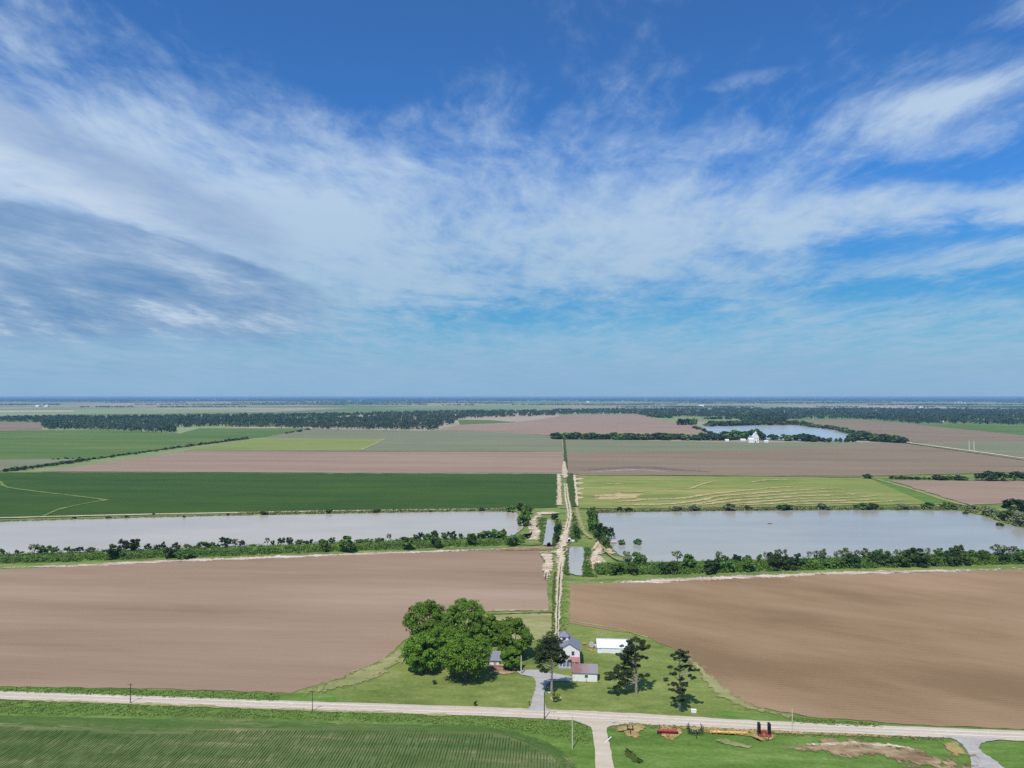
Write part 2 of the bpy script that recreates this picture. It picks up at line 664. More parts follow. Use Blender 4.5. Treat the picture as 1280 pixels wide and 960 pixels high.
n_gr = nt.m('MULTIPLY_ADD', nt.sub(n_tin, 0.5), 0.25, nt.m('MULTIPLY_ADD', nt.sub(n_gr, 0.5), 1.35, 0.5))
low = nt.ss(v, 0.21, 0.12)                      # broken blue holes and white tops low in the shelf
body = nt.ramp(n_gr, [(0.30, rgb(110, 149, 192)), (0.5, rgb(133, 164, 202)), (0.74, rgb(168, 191, 218))])
holes = nt.ramp(n_gr, [(0.30, rgb(88, 140, 190)), (0.43, rgb(114, 152, 194)), (0.56, rgb(140, 170, 204)), (0.72, rgb(192, 209, 229))])
c = nt.mix(nt.mul(m1, 0.72), c, nt.mix(n_gr, rgb(124, 156, 200), rgb(176, 196, 222)))
c = nt.mix(nt.mul(m2, 0.9), c, nt.mix(low, body, holes))
# thick air near the horizon
c = nt.mix(nt.ss(v, 0.125, 0.0, 0.0, 0.92), c, nt.mix(n_uv, rgb(132, 170, 208), rgb(152, 186, 216)))
nt.put(bg.inputs['Color'], c)
bg.inputs['Strength'].default_value = 1.0

sl = bpy.data.lights.new("sun", 'SUN')
sl.energy = 4.4
sl.angle = R(0.53)
sl.color = (1.0, 0.95, 0.87)
so = bpy.data.objects.new("sun", sl)
COL.objects.link(so)
so.rotation_euler = sv.to_track_quat('Z', 'Y').to_euler()

# ------------------------------------------------------------------ materials
def pal(*cols, k=(1, 1, 1)):
    n = len(cols)
    return [(0.22 + 0.56 * i / (n - 1), tuple(v * g for v, g in zip(rgb(*c), k))) for i, c in enumerate(cols)]


M = {}
M['soil_near'] = surf('soil_near', pal((134, 112, 92), (150, 128, 110), (160, 138, 119), (170, 149, 133), k=(.91, .875, .80)),
                      [(260, 34, 0.65, 4), (520, 120, 1.5, 3), (40, 4.0, 0.22, 4), (1.5, 1.5, 0.18, 3)], rows=(2.1, 0.04, TH + R(90)))
M['soil_right'] = surf('soil_right', pal((124, 103, 80), (141, 119, 95), (153, 129, 106), (164, 141, 120), k=(1.03, .98, .87)),
                       [(150, 60, 0.75, 5), (260, 150, 1.3, 3), (30, 8, 0.25, 4), (1.5, 1.5, 0.18, 3)], rot=R(-30), rows=(2.1, 0.04, TH + R(90)))
M['soil_pink'] = surf('soil_pink', pal((136, 115, 102), (153, 130, 116), (166, 143, 129), k=(.93, .93, .84)), [(500, 60, 0.7, 4), (90, 14, 0.35, 4)])
M['soil_dun'] = surf('soil_dun', pal((122, 108, 92), (138, 122, 104), (151, 133, 116), k=(.90, .88, .80)), [(600, 90, 0.7, 4), (120, 20, 0.4, 4)])
M['soil_olive'] = surf('soil_olive', pal((108, 112, 84), (120, 122, 94), (133, 132, 104)), [(500, 90, 0.7, 4), (90, 20, 0.35, 4)])
M['crop_dark'] = surf('crop_dark', pal((46, 84, 44), (54, 94, 48), (64, 104, 54), (78, 112, 62), k=(1.02, .70, .50)), [(500, 40, 0.5, 4), (120, 60, 0.4, 3), (60, 5, 0.25, 4)])
M['crop_mid'] = surf('crop_mid', pal((72, 112, 58), (84, 122, 66), (104, 130, 76), (126, 138, 88), k=(.90, .76, .62)), [(700, 120, 0.6, 4), (200, 50, 0.4, 4)])
M['crop_yellow'] = surf('crop_yellow', pal((112, 136, 70), (136, 152, 82), (154, 160, 98), k=(.86, .78, .80)), [(300, 30, 0.8, 4), (60, 12, 0.4, 4)])
M['grass_lawn'] = surf('grass_lawn', pal((84, 100, 48), (104, 118, 58), (124, 134, 72), (146, 148, 92)),
                       [(45, 25, 0.7, 5), (9, 4, 0.6, 5), (1.6, 1.2, 0.5, 4)], bump=0.35)
M['grass_verge'] = surf('grass_verge', pal((68, 90, 40), (86, 112, 48), (102, 128, 60), (130, 142, 84)),
                        [(50, 12, 0.8, 5), (10, 3, 0.6, 5), (1.3, 1.1, 0.5, 4)], bump=0.4)
M['grass_rough'] = surf('grass_rough', pal((70, 94, 44), (96, 116, 58), (124, 136, 76), (158, 156, 104)),
                        [(60, 14, 0.8, 5), (14, 5, 0.5, 5), (2, 2, 0.3, 3)], bump=0.4)
M['grass_dry'] = surf('grass_dry', pal((116, 124, 70), (144, 142, 94), (172, 162, 120)), [(40, 8, 0.8, 5), (6, 3, 0.5, 4)])
M['gravel'] = surf('gravel', pal((164, 150, 130), (188, 174, 154), (206, 194, 176)), [(60, 3, 0.5, 4), (3, 1.5, 0.3, 4), (0.5, 0.5, 0.25, 3)], bump=0.15)
M['gravel_worn'] = surf('gravel_worn', pal((182, 170, 152), (204, 192, 176), (220, 210, 196)), [(60, 4, 0.8, 4), (2, 1, 0.4, 4)], bump=0.1)
M['gravel_pale'] = surf('gravel_pale', pal((166, 148, 120), (194, 178, 150), (218, 206, 184)), [(14, 14, 0.6, 5), (2, 2, 0.4, 4)], bump=0.2)
M['gravel_grey'] = surf('gravel_grey', pal((142, 138, 132), (168, 163, 156), (188, 182, 174)), [(6, 3, 0.6, 5), (1, 1, 0.4, 4)], bump=0.2)
M['sand'] = surf('sand', pal((136, 114, 88), (172, 152, 124), (202, 186, 158), (230, 218, 196)), [(9, 5, 1.2, 5), (2.5, 1.6, 0.8, 5)], bump=0.5)
M['sand_edge'] = surf('sand_edge', pal((156, 132, 114), (176, 152, 136), (206, 188, 172), (234, 222, 212)), [(60, 2.2, 1.2, 5), (14, 2.5, 0.8, 5)])
M['dirt'] = surf('dirt', pal((98, 78, 54), (130, 108, 80), (158, 136, 106), (190, 170, 134)), [(14, 5, 1.1, 5), (3, 2, 0.6, 5)], bump=0.5)
M['straw'] = surf('straw', pal((122, 110, 62), (158, 138, 88), (186, 164, 116)), [(6, 3, 1.0, 5), (1.4, 1.2, 0.5, 4)], bump=0.3)
M['swale'] = surf('swale', pal((48, 62, 30), (66, 80, 38), (92, 104, 52)), [(8, 6, 0.8, 5), (1.5, 1.5, 0.4, 4)], bump=0.5)


def water_mat(name, mud, rough, bump, scale):
    m, nt, b = new_mat(name, rough, 0.5)
    p = geo_pos(nt)
    n1 = nt.noise(nt.vmap(p, (1 / 160, 1 / 60, 0)), 1, 4)
    nt.put(b.inputs['Base Color'], nt.ramp(n1, [(0.3, tuple(c * .88 for c in mud)), (0.7, tuple(c * 1.1 for c in mud))]))
    b.inputs['IOR'].default_value = 1.333
    bn = nt.n.new('ShaderNodeBump')
    bn.inputs['Strength'].default_value = bump
    bn.inputs['Distance'].default_value = 0.05
    nt.put(bn.inputs['Height'], nt.noise(nt.vmap(p, (scale, scale * 1.8, 0)), 1, 4))
    nt.put(b.inputs['Normal'], bn.outputs[0])
    return m


M['water_brown'] = water_mat('water_brown', rgb(178, 167, 149), 0.2, 0.3, 0.5)
M['water_grey'] = water_mat('water_grey', rgb(160, 156, 143), 0.18, 0.3, 0.5)
M['water_far'] = water_mat('water_far', rgb(170, 176, 176), 0.2, 0.2, 0.4)

M['puddle'] = water_mat('puddle', rgb(160, 152, 148), 0.4, 0.3, 0.4)
M['soil_damp'] = surf('soil_damp', pal((104, 92, 82), (122, 108, 98)), [(60, 10, 0.8, 4)])

# far farmland: a patchwork of fields
m, nt, b = new_mat('farmland', 0.95, 0.05)
p = geo_pos(nt)
vo = nt.n.new('ShaderNodeTexVoronoi')
vo.distance = 'CHEBYCHEV'
nt.put(vo.inputs['Vector'], nt.vmap(p, (1 / 1400, 1 / 1900, 0), -TH))
vo.inputs['Scale'].default_value = 1
vo.inputs['Randomness'].default_value = 0.75
pick = nt.sep(vo.outputs['Color'])[0]
col = nt.ramp(pick, [(0.0, rgb(104, 124, 74)), (0.2, rgb(126, 136, 92)), (0.38, rgb(150, 140, 116)), (0.55, rgb(134, 144, 100)),
                     (0.72, rgb(164, 148, 128)), (0.88, rgb(94, 120, 68)), (1.0, rgb(150, 156, 112))])
col.node.color_ramp.interpolation = 'CONSTANT'
nn = nt.noise(nt.vmap(p, (1 / 300, 1 / 60, 0), -TH), 1, 5)
hs = nt.n.new('ShaderNodeHueSaturation')
nt.put(hs.inputs['Color'], col)
nt.put(hs.inputs['Value'], nt.m('MULTIPLY_ADD', nn, 0.5, 0.75))
nt.put(b.inputs['Base Color'], hs.outputs[0])
M['farmland'] = m

M['hay_field'] = surf('hay_field', pal((98, 116, 54), (118, 130, 66), (138, 140, 80), (168, 154, 106)), [(150, 30, 0.8, 4), (40, 12, 0.5, 5), (300, 90, 0.5, 3), (8, 2.5, 0.3, 4)])
M['hay_row'] = surf('hay_row', pal((128, 124, 74), (160, 146, 98), (188, 170, 124), (204, 186, 144)), [(30, 3, 0.9, 5), (5, 2, 0.6, 4)])

M['oak_leaf'] = leafy('oak_leaf', rgb(70, 102, 28), rgb(106, 136, 44), 0.12, 0.008)
M['pine_needle'] = leafy('pine_needle', rgb(36, 50, 26), rgb(66, 80, 42), 0.10)
M['bush_leaf'] = leafy('bush_leaf', rgb(54, 82, 30), rgb(96, 122, 52), 0.35)
M['bush_lime'] = leafy('bush_lime', rgb(86, 110, 40), rgb(132, 148, 70), 0.05)
M['bush_grey'] = leafy('bush_grey', rgb(86, 98, 68), rgb(128, 134, 98), 0.25)
M['bush_dark'] = leafy('bush_dark', rgb(38, 58, 26), rgb(64, 84, 38), 0.25)
M['brush'] = leafy('brush', rgb(54, 82, 30), rgb(100, 124, 52), 0.1)
M['weed'] = leafy('weed', rgb(82, 112, 46), rgb(128, 146, 76), 0.1)
M['reed'] = leafy('reed', rgb(78, 92, 48), rgb(136, 136, 88), 0.1)
M['wood_far'] = leafy('wood_far', rgb(36, 56, 34), rgb(50, 70, 42), 0.1, 0.01, 0.75)
M['crop_leaf'] = leafy('crop_leaf', rgb(64, 92, 42), rgb(92, 118, 58), 0.1)
M['bark'] = plain('bark', rgb(110, 96, 84), 0.95, 0.05)
M['pine_bark'] = plain('pine_bark', rgb(150, 138, 126), 0.95, 0.05)
M['white_paint'] = plain('white_paint', rgb(226, 224, 218), 0.7, 0.3, 0.06)
M['shingle_grey'] = plain('shingle_grey', rgb(128, 130, 140), 0.9, 0.1, 0.12, 3)
M['shingle_red'] = plain('shingle_red', rgb(150, 112, 112), 0.9, 0.1, 0.15, 0.6)
M['metal_roof'] = plain('metal_roof', rgb(226, 228, 234), 0.5, 0.4, 0.04, 0.7)
M['brick'] = plain('brick', rgb(142, 104, 84), 0.9, 0.1, 0.2, 4)
M['glass'] = plain('glass', rgb(40, 46, 54), 0.15, 0.5, 0.1)
M['grey_paint'] = plain('grey_paint', rgb(150, 152, 156), 0.8, 0.2)
M['pole_brown'] = plain('pole_brown', rgb(92, 74, 62), 0.9, 0.1)
M['pole_pale'] = plain('pole_pale', rgb(196, 188, 172), 0.9, 0.1)
M['red_paint'] = plain('red_paint', rgb(166, 54, 50), 0.65, 0.3, 0.2, 2)
M['red_faded'] = plain('red_faded', rgb(172, 70, 72), 0.6, 0.3, 0.2, 2)
M['black_iron'] = plain('black_iron', rgb(48, 42, 42), 0.7, 0.3, 0.25, 2)
M['yellow_paint'] = plain('yellow_paint', rgb(206, 170, 98), 0.7, 0.3, 0.18, 0.8)
M['rubber'] = plain('rubber', rgb(38, 36, 36), 0.9, 0.1)
M['plank'] = plain('plank', rgb(206, 152, 104), 0.9, 0.1, 0.2, 2)
M['galv'] = plain('galv', rgb(180, 182, 186), 0.45, 0.5, 0.08)
M['stone'] = plain('stone', rgb(190, 180, 164), 0.9, 0.1, 0.15, 3)

# ------------------------------------------------------------------ ground sheets
g = MB()
xs = np.linspace(-47000, 47000, 25)
ys = np.concatenate([np.linspace(-1500, 6000, 9), np.linspace(9000, 64000, 12)])
for y in ys:
    for x in xs:
        g.v.append((x, y, -0.3))
nx = len(xs)
for j in range(len(ys) - 1):
    for i in range(nx - 1):
        a = j * nx + i
        g.f.append((a, a + 1, a + nx + 1, a + nx))
tag(g.build('ground', M['farmland']), 'flat patchwork farmland reaching to the horizon', 'ground', None, 'structure')

sheet('grassland', [(-140, 980), (1420, 1010), (1500, 905), (1400, 620), (1290, 590), (722, 594), (560, 594), (-30, 590), (-140, 640)], -0.2, M['grass_rough'],
      'rough green grassland around the farm and ponds', 'grassland', 3)
sheet('lawn', [(330, 868), (430, 846), (490, 815), (560, 765), (612, 762), (690, 764), (692, 726), (700, 724), (712, 728), (712, 772), (770, 780), (830, 800), (880, 850), (930, 884), (1010, 900), (1010, 912), (700, 895)],
      -0.12, M['grass_lawn'], 'mown yellow green lawn around the farmhouse', 'lawn', 1.5)
sheet('verge', [(-140, 870), (300, 884), (735, 900), (760, 905), (1420, 935), (1500, 1030), (-200, 1010)], -0.12, M['grass_verge'],
      'bright green grass verge on the near side of the gravel road', 'verge', 0.5)
sheet('verge', [(-140, 857), (0, 857), (200, 862), (360, 866.5), (420, 866), (420, 880), (-140, 868)], -0.10, M['grass_verge'],
      'green grass strip between the left brown field and the gravel road', 'verge', 0.7)
sheet('verge', [(900, 889), (990, 894), (1060, 900), (1110, 905), (1420, 918), (1420, 930), (900, 910)], -0.10, M['grass_verge'],
      'green grass strip between the right brown field and the gravel road', 'verge', 0.7)

# fields, far to near
FJ = 2.0
sheet('brown_field', [(-140, 528), (52, 528), (52, 537), (-140, 543)], 0.3, M['soil_dun'], 'small brown field left of the front edge of the wood', 'field')
sheet('green_field', [(-140, 542), (60, 537.5), (130, 537), (225, 541.5), (250, 535), (385, 535.5), (330, 546), (310, 548), (0, 589), (-140, 607)], 0.3, M['crop_mid'],
      'long green field between the left wood and the diagonal ditch', 'field')
sheet('olive_field', [(-140, 576), (0, 574.5), (104, 573), (0, 588), (-140, 606)], 0.5, M['soil_olive'], 'narrow olive strip beside the diagonal ditch', 'field')
sheet('olive_field', [(330, 546.5), (385, 536), (545, 538.5), (560, 536), (702, 545), (703, 564), (440, 564), (230, 564), (290, 553)], 0.3, M['soil_olive'],
      'grey olive field in front of the wood', 'field')
sheet('yellow_green_field', [(322, 547.5), (481, 548.5), (450, 563), (235, 563)], 0.5, M['crop_yellow'], 'yellow green field in front of the grey olive one', 'field')
sheet('pink_field', [(545, 538), (575, 531), (640, 529), (710, 519), (795, 518), (826, 525), (905, 538), (868, 543), (700, 544.5), (570, 537.5)], 0.3, M['soil_pink'],
      'pinkish bare field beyond the tree row', 'field')
sheet('green_field', [(572, 524.5), (612, 525), (645, 527.5), (575, 530.5)], 0.5, M['crop_mid'], 'small green field beside the end of the wood', 'field')
sheet('pink_field', [(235, 564), (704, 565), (702, 591), (50, 589.5)], 0.3, M['soil_pink'], 'long pinkish bare field beyond the dark green crop', 'field')
sheet('olive_field', [(704, 549), (935, 553), (1128, 553), (1000, 566), (705, 566)], 0.3, M['soil_olive'], 'olive field in front of the tree row and white farm', 'field')
sheet('dun_field', [(706, 566), (960, 562), (1128, 553.5), (1290, 577), (1420, 600), (1290, 590), (1080, 595), (708, 593)], 0.4, M['soil_dun'], 'wide dun bare field right of the farm track', 'field')
sheet('dun_field', [(985, 525.5), (1072, 524.5), (1118, 528), (1420, 548), (1420, 562), (1290, 556), (1142, 553), (1095, 544), (1010, 531)], 0.3, M['soil_dun'],
      'brown field between the far pond and the right wood', 'field')
sheet('green_field', [(1146, 530.5), (1210, 530), (1420, 538), (1420, 553), (1290, 545)], 0.5, M['crop_mid'], 'green strip of crop below the right wood', 'field')
sheet('olive_field', [(1142, 553.5), (1300, 552.5), (1420, 555), (1420, 592), (1290, 573)], 0.45, M['soil_olive'], 'olive field beside the far right road', 'field')
sheet('dark_green_field', [(-140, 606), (0, 591.2), (55, 590.5), (698, 592.5), (697, 634), (640, 636), (480, 637), (320, 641.5), (0, 648.5), (-140, 652)], 0.2, M['crop_dark'],
      'smooth dark green crop beyond the left pond', 'field', FJ, 12)
sheet('hay_field', [(724, 594.5), (1084, 597.5), (1100, 601), (1185, 629), (745, 635), (722, 634)], 0.2, M['hay_field'], 'yellow green hay field with raked tan rows beyond the right pond', 'field', FJ, 12)
sheet('grass_strip', [(1086, 597.5), (1108, 600), (1196, 630), (1160, 629)], 0.3, M['grass_verge'], 'bright green wedge of grass beside the hay field', 'grass')
sheet('pink_field', [(1112, 600.5), (1420, 602), (1420, 622), (1290, 628), (1212, 631)], 0.3, M['soil_pink'], 'small brown field behind the corner of the right pond', 'field', FJ, 10)
sheet('brown_field', [(-140, 716), (0, 712), (160, 704.5), (300, 698.5), (480, 691.5), (600, 688), (672, 686.5), (679, 700), (684, 720), (686, 762), (612, 764), (560, 772), (505, 800), (482, 822), (430, 846), (362, 866), (200, 861), (-140, 856)],
      0.0, M['soil_near'], 'smooth bare brown field on the left of the farmhouse', 'field', 0.7, 4)
sheet('brown_field', [(712, 730), (800, 727), (1000, 719), (1280, 712), (1420, 708), (1420, 917), (1290, 912), (1140, 906), (1010, 895), (930, 880), (895, 860), (872, 838), (845, 812), (800, 793), (712, 779)],
      0.0, M['soil_right'], 'wide bare brown field on the right of the farmhouse', 'field', 0.7, 4)
ribbon('puddle', [(724, 590.6), (745, 590), (768, 588.6), (790, 587.6), (812, 588.4), (835, 590.6), (850, 591.5)], [6, 10, 14, 16, 13, 8, 4], 0.45, M['puddle'], 'shallow water standing in the dun field', 'water', 4, 8, fade=2)
ribbon('damp_soil', [(715, 589.6), (750, 586.5), (800, 584.5), (850, 588), (900, 591)], [10, 30, 40, 30, 10], 0.42, M['soil_damp'], 'dark damp soil around the standing water', 'dirt', 4, 8, fade=2)

# pale margins and tracks
for px, w, mt, lb in [
    ([(-30, 591), (60, 589.8), (350, 590.8), (697, 592)], 7, 'grass_dry', 'thin pale margin along the back of the dark green crop'),
    ([(724, 594), (900, 594.6), (1085, 597.2), (1280, 601.5), (1400, 603)], 8, 'grass_dry', 'thin pale margin along the back of the hay field'),
    ([(235, 563.5), (450, 563.5), (704, 564.6)], 9, 'grass_dry', 'thin pale margin in front of the yellow green field'),
    ([(450, 563), (481, 548.8)], 18, 'grass_dry', 'pale margin at the end of the yellow green field'),
    ([(0, 602), (8, 609), (40, 614), (90, 620), (134, 625.5)], 7, 'grass_rough', 'pale curved track through the dark green crop'),
    ([(134, 625.5), (112, 629), (75, 637), (52, 647)], 6, 'grass_rough', 'faint track turning back through the dark green crop'),
    ([(1095, 599), (1140, 612), (1180, 625), (1215, 634)], 9, 'grass_dry', 'pale track along the edge of the small brown field'),
    ([(1128, 552.5), (1200, 562), (1290, 574.5), (1400, 592)], 12, 'gravel_pale', 'pale far road running off to the right'),
    ([(690, 545), (640, 540), (560, 537.5)], 10, 'grass_dry', 'thin pale margin at the edge of the pinkish field'),
    ([(826, 525), (880, 534), (905, 538.5)], 16, 'grass_dry', 'pale edge of the pinkish field near the far pond'),
    ([(-60, 649.3), (0, 648), (160, 644), (320, 641), (480, 638.4), (640, 636.4)], 5, 'gravel_pale', 'pale track on the back bank of the left pond'),
    ([(700, 635), (745, 635.6), (900, 634.5), (1180, 630)], 6, 'grass_dry', 'pale track on the back bank of the right pond'),
    ([(698.5, 593), (699, 610), (699, 632)], 9, 'sand', 'bare pink strip between the crop and the farm track'),
    ([(716, 594), (717.5, 612), (719, 633)], 7, 'gravel_pale', 'narrow pale path along the hay field'),
]:
    ribbon('path', px, w, 0.62, M[mt], lb, 'path', w * .12, 8, fade='gravel' not in mt and 1)

# sandy wash along the near fields
ribbon('sand_edge', [(-60, 713), (0, 710), (100, 707), (200, 702), (320, 697.5), (420, 693.5), (520, 690), (600, 687.3), (668, 686)], [4, 6, 8, 10, 12, 10, 9, 7, 4], 0.06, M['sand_edge'],
       'pale washed sand along the top of the left brown field', 'sand', 1.3, 4, fade=2)
ribbon('sand_edge', [(714, 729), (800, 727), (900, 722.5), (1000, 718.5), (1120, 715), (1290, 711.5)], [9, 12, 11, 10, 10, 9], 0.06, M['sand_edge'],
       'pinkish washed sand along the top of the right brown field', 'sand', 1.3, 4, fade=2)

# ------------------------------------------------------------------ roads
gv = M['gravel']
ribbon('road', [(-150, 864), (0, 869), (160, 874.5), (390, 882.5), (560, 888), (680, 892.5), (760, 897), (860, 902), (950, 907), (1100, 913), (1280, 920), (1420, 925)],
       [7.2, 7.2, 7.2, 7.2, 7.4, 7.8, 9, 8, 7.6, 7.4, 7.4, 7.4], 0.02, gv, 'pale gravel road crossing in front of the farmhouse', 'road', 0.25, 4, crown=0.12)
road_px = [(-150, 864), (0, 869), (160, 874.5), (390, 882.5), (560, 888), (680, 892.5), (760, 897), (860, 902), (950, 907), (1100, 913), (1280, 920), (1420, 925)]
for dy_, lb_ in ((-2.1, 'paler worn wheel path on the far side of the gravel road'), (2.2, 'paler worn wheel path on the near side of the gravel road')):
    ribbon('wheel_path', [(x, y + dy_) for x, y in road_px], 1.7, 0.15, M['gravel_worn'], lb_, 'road', 0.25, 3, fade=1)
sheet('road', [(716, 898.5), (738, 909), (742, 925), (748, 975), (769, 975), (764, 940), (759, 915), (762, 908), (790, 903), (750, 896)], 0.05, gv,
      'gravel side road leaving the junction towards the bottom edge', 'road', 0.2, 2, True)
sheet('road', [(1150, 915), (1180, 920), (1200, 928), (1212, 945), (1222, 975), (1265, 975), (1250, 955), (1226, 938), (1230, 928), (1270, 921), (1210, 915)], 0.05, M['gravel_grey'],
      'grey gravel lane joining the road at the bottom right', 'road', 0.3, 2, True)
sheet('driveway', [(652, 888), (662, 884), (667, 868), (670, 855), (666, 847), (650, 842), (648, 838), (668, 837), (684, 840), (716, 846), (716, 851), (690, 852), (682, 860), (681, 875), (684, 885), (698, 892), (675, 891)],
      0.055, M['gravel_grey'], 'grey gravel driveway from the road to the farmhouse', 'driveway', 0.25, 1.5, True)
track = [(696.5, 812), (696.5, 790), (697.5, 760), (699.5, 725), (701.5, 705), (704, 685), (708, 665), (712, 646), (711, 636), (708.5, 622), (707, 605), (705.8, 592), (705, 575), (704.3, 562), (703.8, 549)]
ribbon('track', track[:11], [4.2, 4.2, 4.6, 6, 8.5, 9.5, 8, 7.5, 8, 8, 7], 0.70, M['gravel_pale'], 'rutted pale farm track running straight away between the fields', 'track', 0.45, 3, crown=0.05, fade=True)
ribbon('track', [(706.6, 598), (705.8, 592), (705, 577)], [9, 14, 7], 0.71, M['sand'], 'bare trampled ground at the far corner of the dark green crop', 'track', 1.2, 4, fade=True)
ribbon('track', [(705, 592), (704.6, 575), (704, 562), (703, 549)], [6, 6, 6, 6], 0.70, M['grass_dry'], 'faded far end of the farm track', 'track', 0.8, 6, fade=True)
ribbon('ditch', [(707.5, 588), (706.8, 575), (706, 562), (705, 549)], [6, 6, 6, 6], 0.70, M['swale'], 'dark ditch beside the far end of the farm track', 'ditch', 1.0, 6)
ribbon('grass_strip', track[:5], [0.9, 0.9, 1.0, 1.0, 0.6], 0.78, M['swale'], 'grass growing between the ruts of the farm track', 'grass', 0.25, 3, fade=True)
ribbon('grass_strip', [(708.2, 663), (711.5, 647), (711, 636), (708.5, 622), (707, 605)], [0.8, 1.2, 1.4, 1.8, 1.6], 0.78, M['grass_rough'], 'grass between the ruts of the farm track beyond the pools', 'grass', 0.4, 4, fade=True)
# raked strips following the contour of the hay field
for i_, (px, w) in enumerate([
    ([(748, 617), (770, 615), (792, 616), (814, 614)], 5), ([(733, 626), (764, 627.6), (786, 627), (807, 625), (834, 624.5), (856, 622.8), (878, 619.5), (908, 616), (939, 613), (971, 610), (1000, 608.6), (1044, 607)], 8),
    ([(735, 632.6), (775, 632.6), (796, 631.5), (825, 631), (851, 629.4), (873, 626), (899, 620.6), (928, 618.4), (961, 615.8), (1000, 613.4), (1044, 610.8), (1083, 610.6)], 8),
    ([(818, 634), (851, 632.4), (877, 629.4), (906, 624), (939, 621.5), (1000, 617), (1055, 615), (1087, 613)], 6), ([(851, 635), (873, 632.6), (899, 628.6), (928, 625.6), (961, 623.5), (1000, 620.8), (1055, 619), (1098, 615)], 7),
    ([(873, 635), (906, 631.3), (939, 628.6), (1000, 624.2), (1066, 622.7), (1114, 618)], 6), ([(895, 634.6), (928, 632), (960, 630.5), (1000, 627.5), (1077, 625.5), (1122, 621.6)], 6), ([(960, 633.5), (1000, 630.6), (1087, 628.4), (1136, 625)], 6),
    ([(816, 612), (842, 611.4), (862, 611.4), (873, 607.5), (886, 603.6), (899, 602.7), (912, 604.9)], 4), ([(923, 606.4), (950, 601.6), (978, 599.8), (1000, 601)], 5), ([(745, 605), (768, 605.5), (790, 604.6)], 5), ([(735, 620), (752, 621), (770, 619.5)], 6)]):
    ribbon('hay_strip', px, [w] + [w * 1.6] * (len(px) - 2) + [w], 0.66, M['hay_row'], ['topmost short', 'broad upper', 'second long', 'third long', 'fourth long', 'fifth long', 'sixth long', 'lowest long', 'arched upper', 'curved top right', 'faint short', 'small lower'][i_] + ' tan raked strip across the hay field', 'hay', w * .22, 6, fade=2)
sheet('dirt_patch', [(740, 618), (770, 615.5), (800, 616), (815, 617), (795, 624), (765, 626), (740, 625)], 0.3, M['hay_row'], 'worn tan patch in the track end of the hay field', 'dirt', 3, 6, fade=.5)
for i_, y in enumerate((598.5, 604, 611, 616.5, 622)):
    sheet('dirt_patch', [(719, y - 1.5), (723, y - 1.6), (731, y - .3), (724, y + 1.2), (720, y + 1.6)], 0.32, M['sand'], ['topmost', 'second', 'third', 'fourth', 'lowest'][i_] + ' pale washed finger of sand beside the hay field', 'sand', .8, 3)
ribbon('ditch', [(692, 812), (692.5, 780), (693.5, 740), (695.5, 715)], [3.5, 3.5, 4, 4], 0.05, M['swale'], 'dark grassy ditch left of the farm track', 'ditch', 0.7, 3, fade=True)
ribbon('ditch', [(712.5, 592), (713.5, 610), (716, 634)], [9, 9, 8], 0.64, M['swale'], 'green ditch right of the farm track beside the hay field', 'ditch', 1.0, 5)
ribbon('ditch', [(-60, 598.5), (0, 590), (100, 576), (200, 562), (310, 548.5)], [7, 7, 8, 10, 12], 0.66, M['swale'], 'dark diagonal ditch below the long green field', 'ditch', 1.5, 8)
ribbon('ditch', [(1128, 553.6), (1200, 564), (1290, 577), (1400, 595)], [8, 8, 8, 8], 0.66, M['swale'], 'dark ditch beside the far right road', 'ditch', 1.5, 8)
ribbon('path', [(612, 763.5), (650, 763), (690, 763)], 2.2, 0.06, M['sand'], 'pale sandy edge behind the lawn', 'path', 0.6, 2, fade=True)
ribbon('grass_strip', [(608, 768.5), (650, 767), (690, 766)], 3.2, 0.05, M['swale'], 'dark grass strip behind the lawn', 'grass', 0.7, 2, fade=True)
ribbon('dirt_patch', [(766, 905.5), (820, 907.5), (880, 911), (950, 914.5), (1050, 918.5), (1180, 923.5)], [2.5, 2, 2.5, 2.5, 2, 3], 0.02, M['straw'], 'worn straw coloured shoulder along the near side of the road', 'dirt', .6, 2, fade=2)
ribbon('dirt_patch', [(-60, 871), (0, 874.5), (160, 880), (390, 888.3), (560, 894), (700, 899)], [2, 2, 2.5, 2.5, 2, 2], 0.02, M['grass_dry'], 'pale worn shoulder between the road and the row crop verge', 'dirt', .6, 2, fade=2)
# bare patches
ribbon('dirt_patch', [(970, 934), (1010, 935), (1040, 935.5), (1070, 937), (1105, 941), (1140, 947), (1175, 952), (1232, 960)], [4, 8, 12, 15, 16, 20, 20, 18], 0.03, M['dirt'],
       'brown eroded soil strip in the grass below the road', 'dirt', 1.0, 2, fade=2)
ribbon('dirt_patch', [(985, 932.5), (1030, 930.5), (1070, 929.5), (1120, 933), (1160, 941)], [1.5, 2, 2.2, 2, 1.5], 0.05, M['sand'], 'pale washed edge above the eroded soil strip', 'dirt', .5, 1.5, fade=2)
sheet('dirt_patch', [(888, 925), (905, 923), (925, 928), (950, 934), (930, 935), (905, 930)], 0.03, M['grass_dry'], 'pale worn patch in the grass below the yellow implement', 'dirt', 0.6, 2, True, fade=.5)
sheet('dirt_patch', [(1178, 928), (1192, 926), (1204, 934), (1206, 942), (1196, 948), (1186, 940)], 0.03, M['straw'], 'straw coloured bare patch beside the grey lane', 'dirt', 0.5, 1.5, True, fade=.5)
sheet('dirt_patch', [(762, 907), (800, 903), (815, 906), (802, 914), (800, 922), (782, 923), (776, 914), (765, 915)], 0.03, M['straw'], 'straw patch under the small dark hitch frame', 'dirt', 0.5, 1.2, True, fade=.5)
sheet('dirt_patch', [(818, 910), (838, 907), (853, 912), (850, 920), (838, 926), (826, 920)], 0.03, M['straw'], 'straw patch under the red implement', 'dirt', 0.4, 1.2, True, fade=.5)
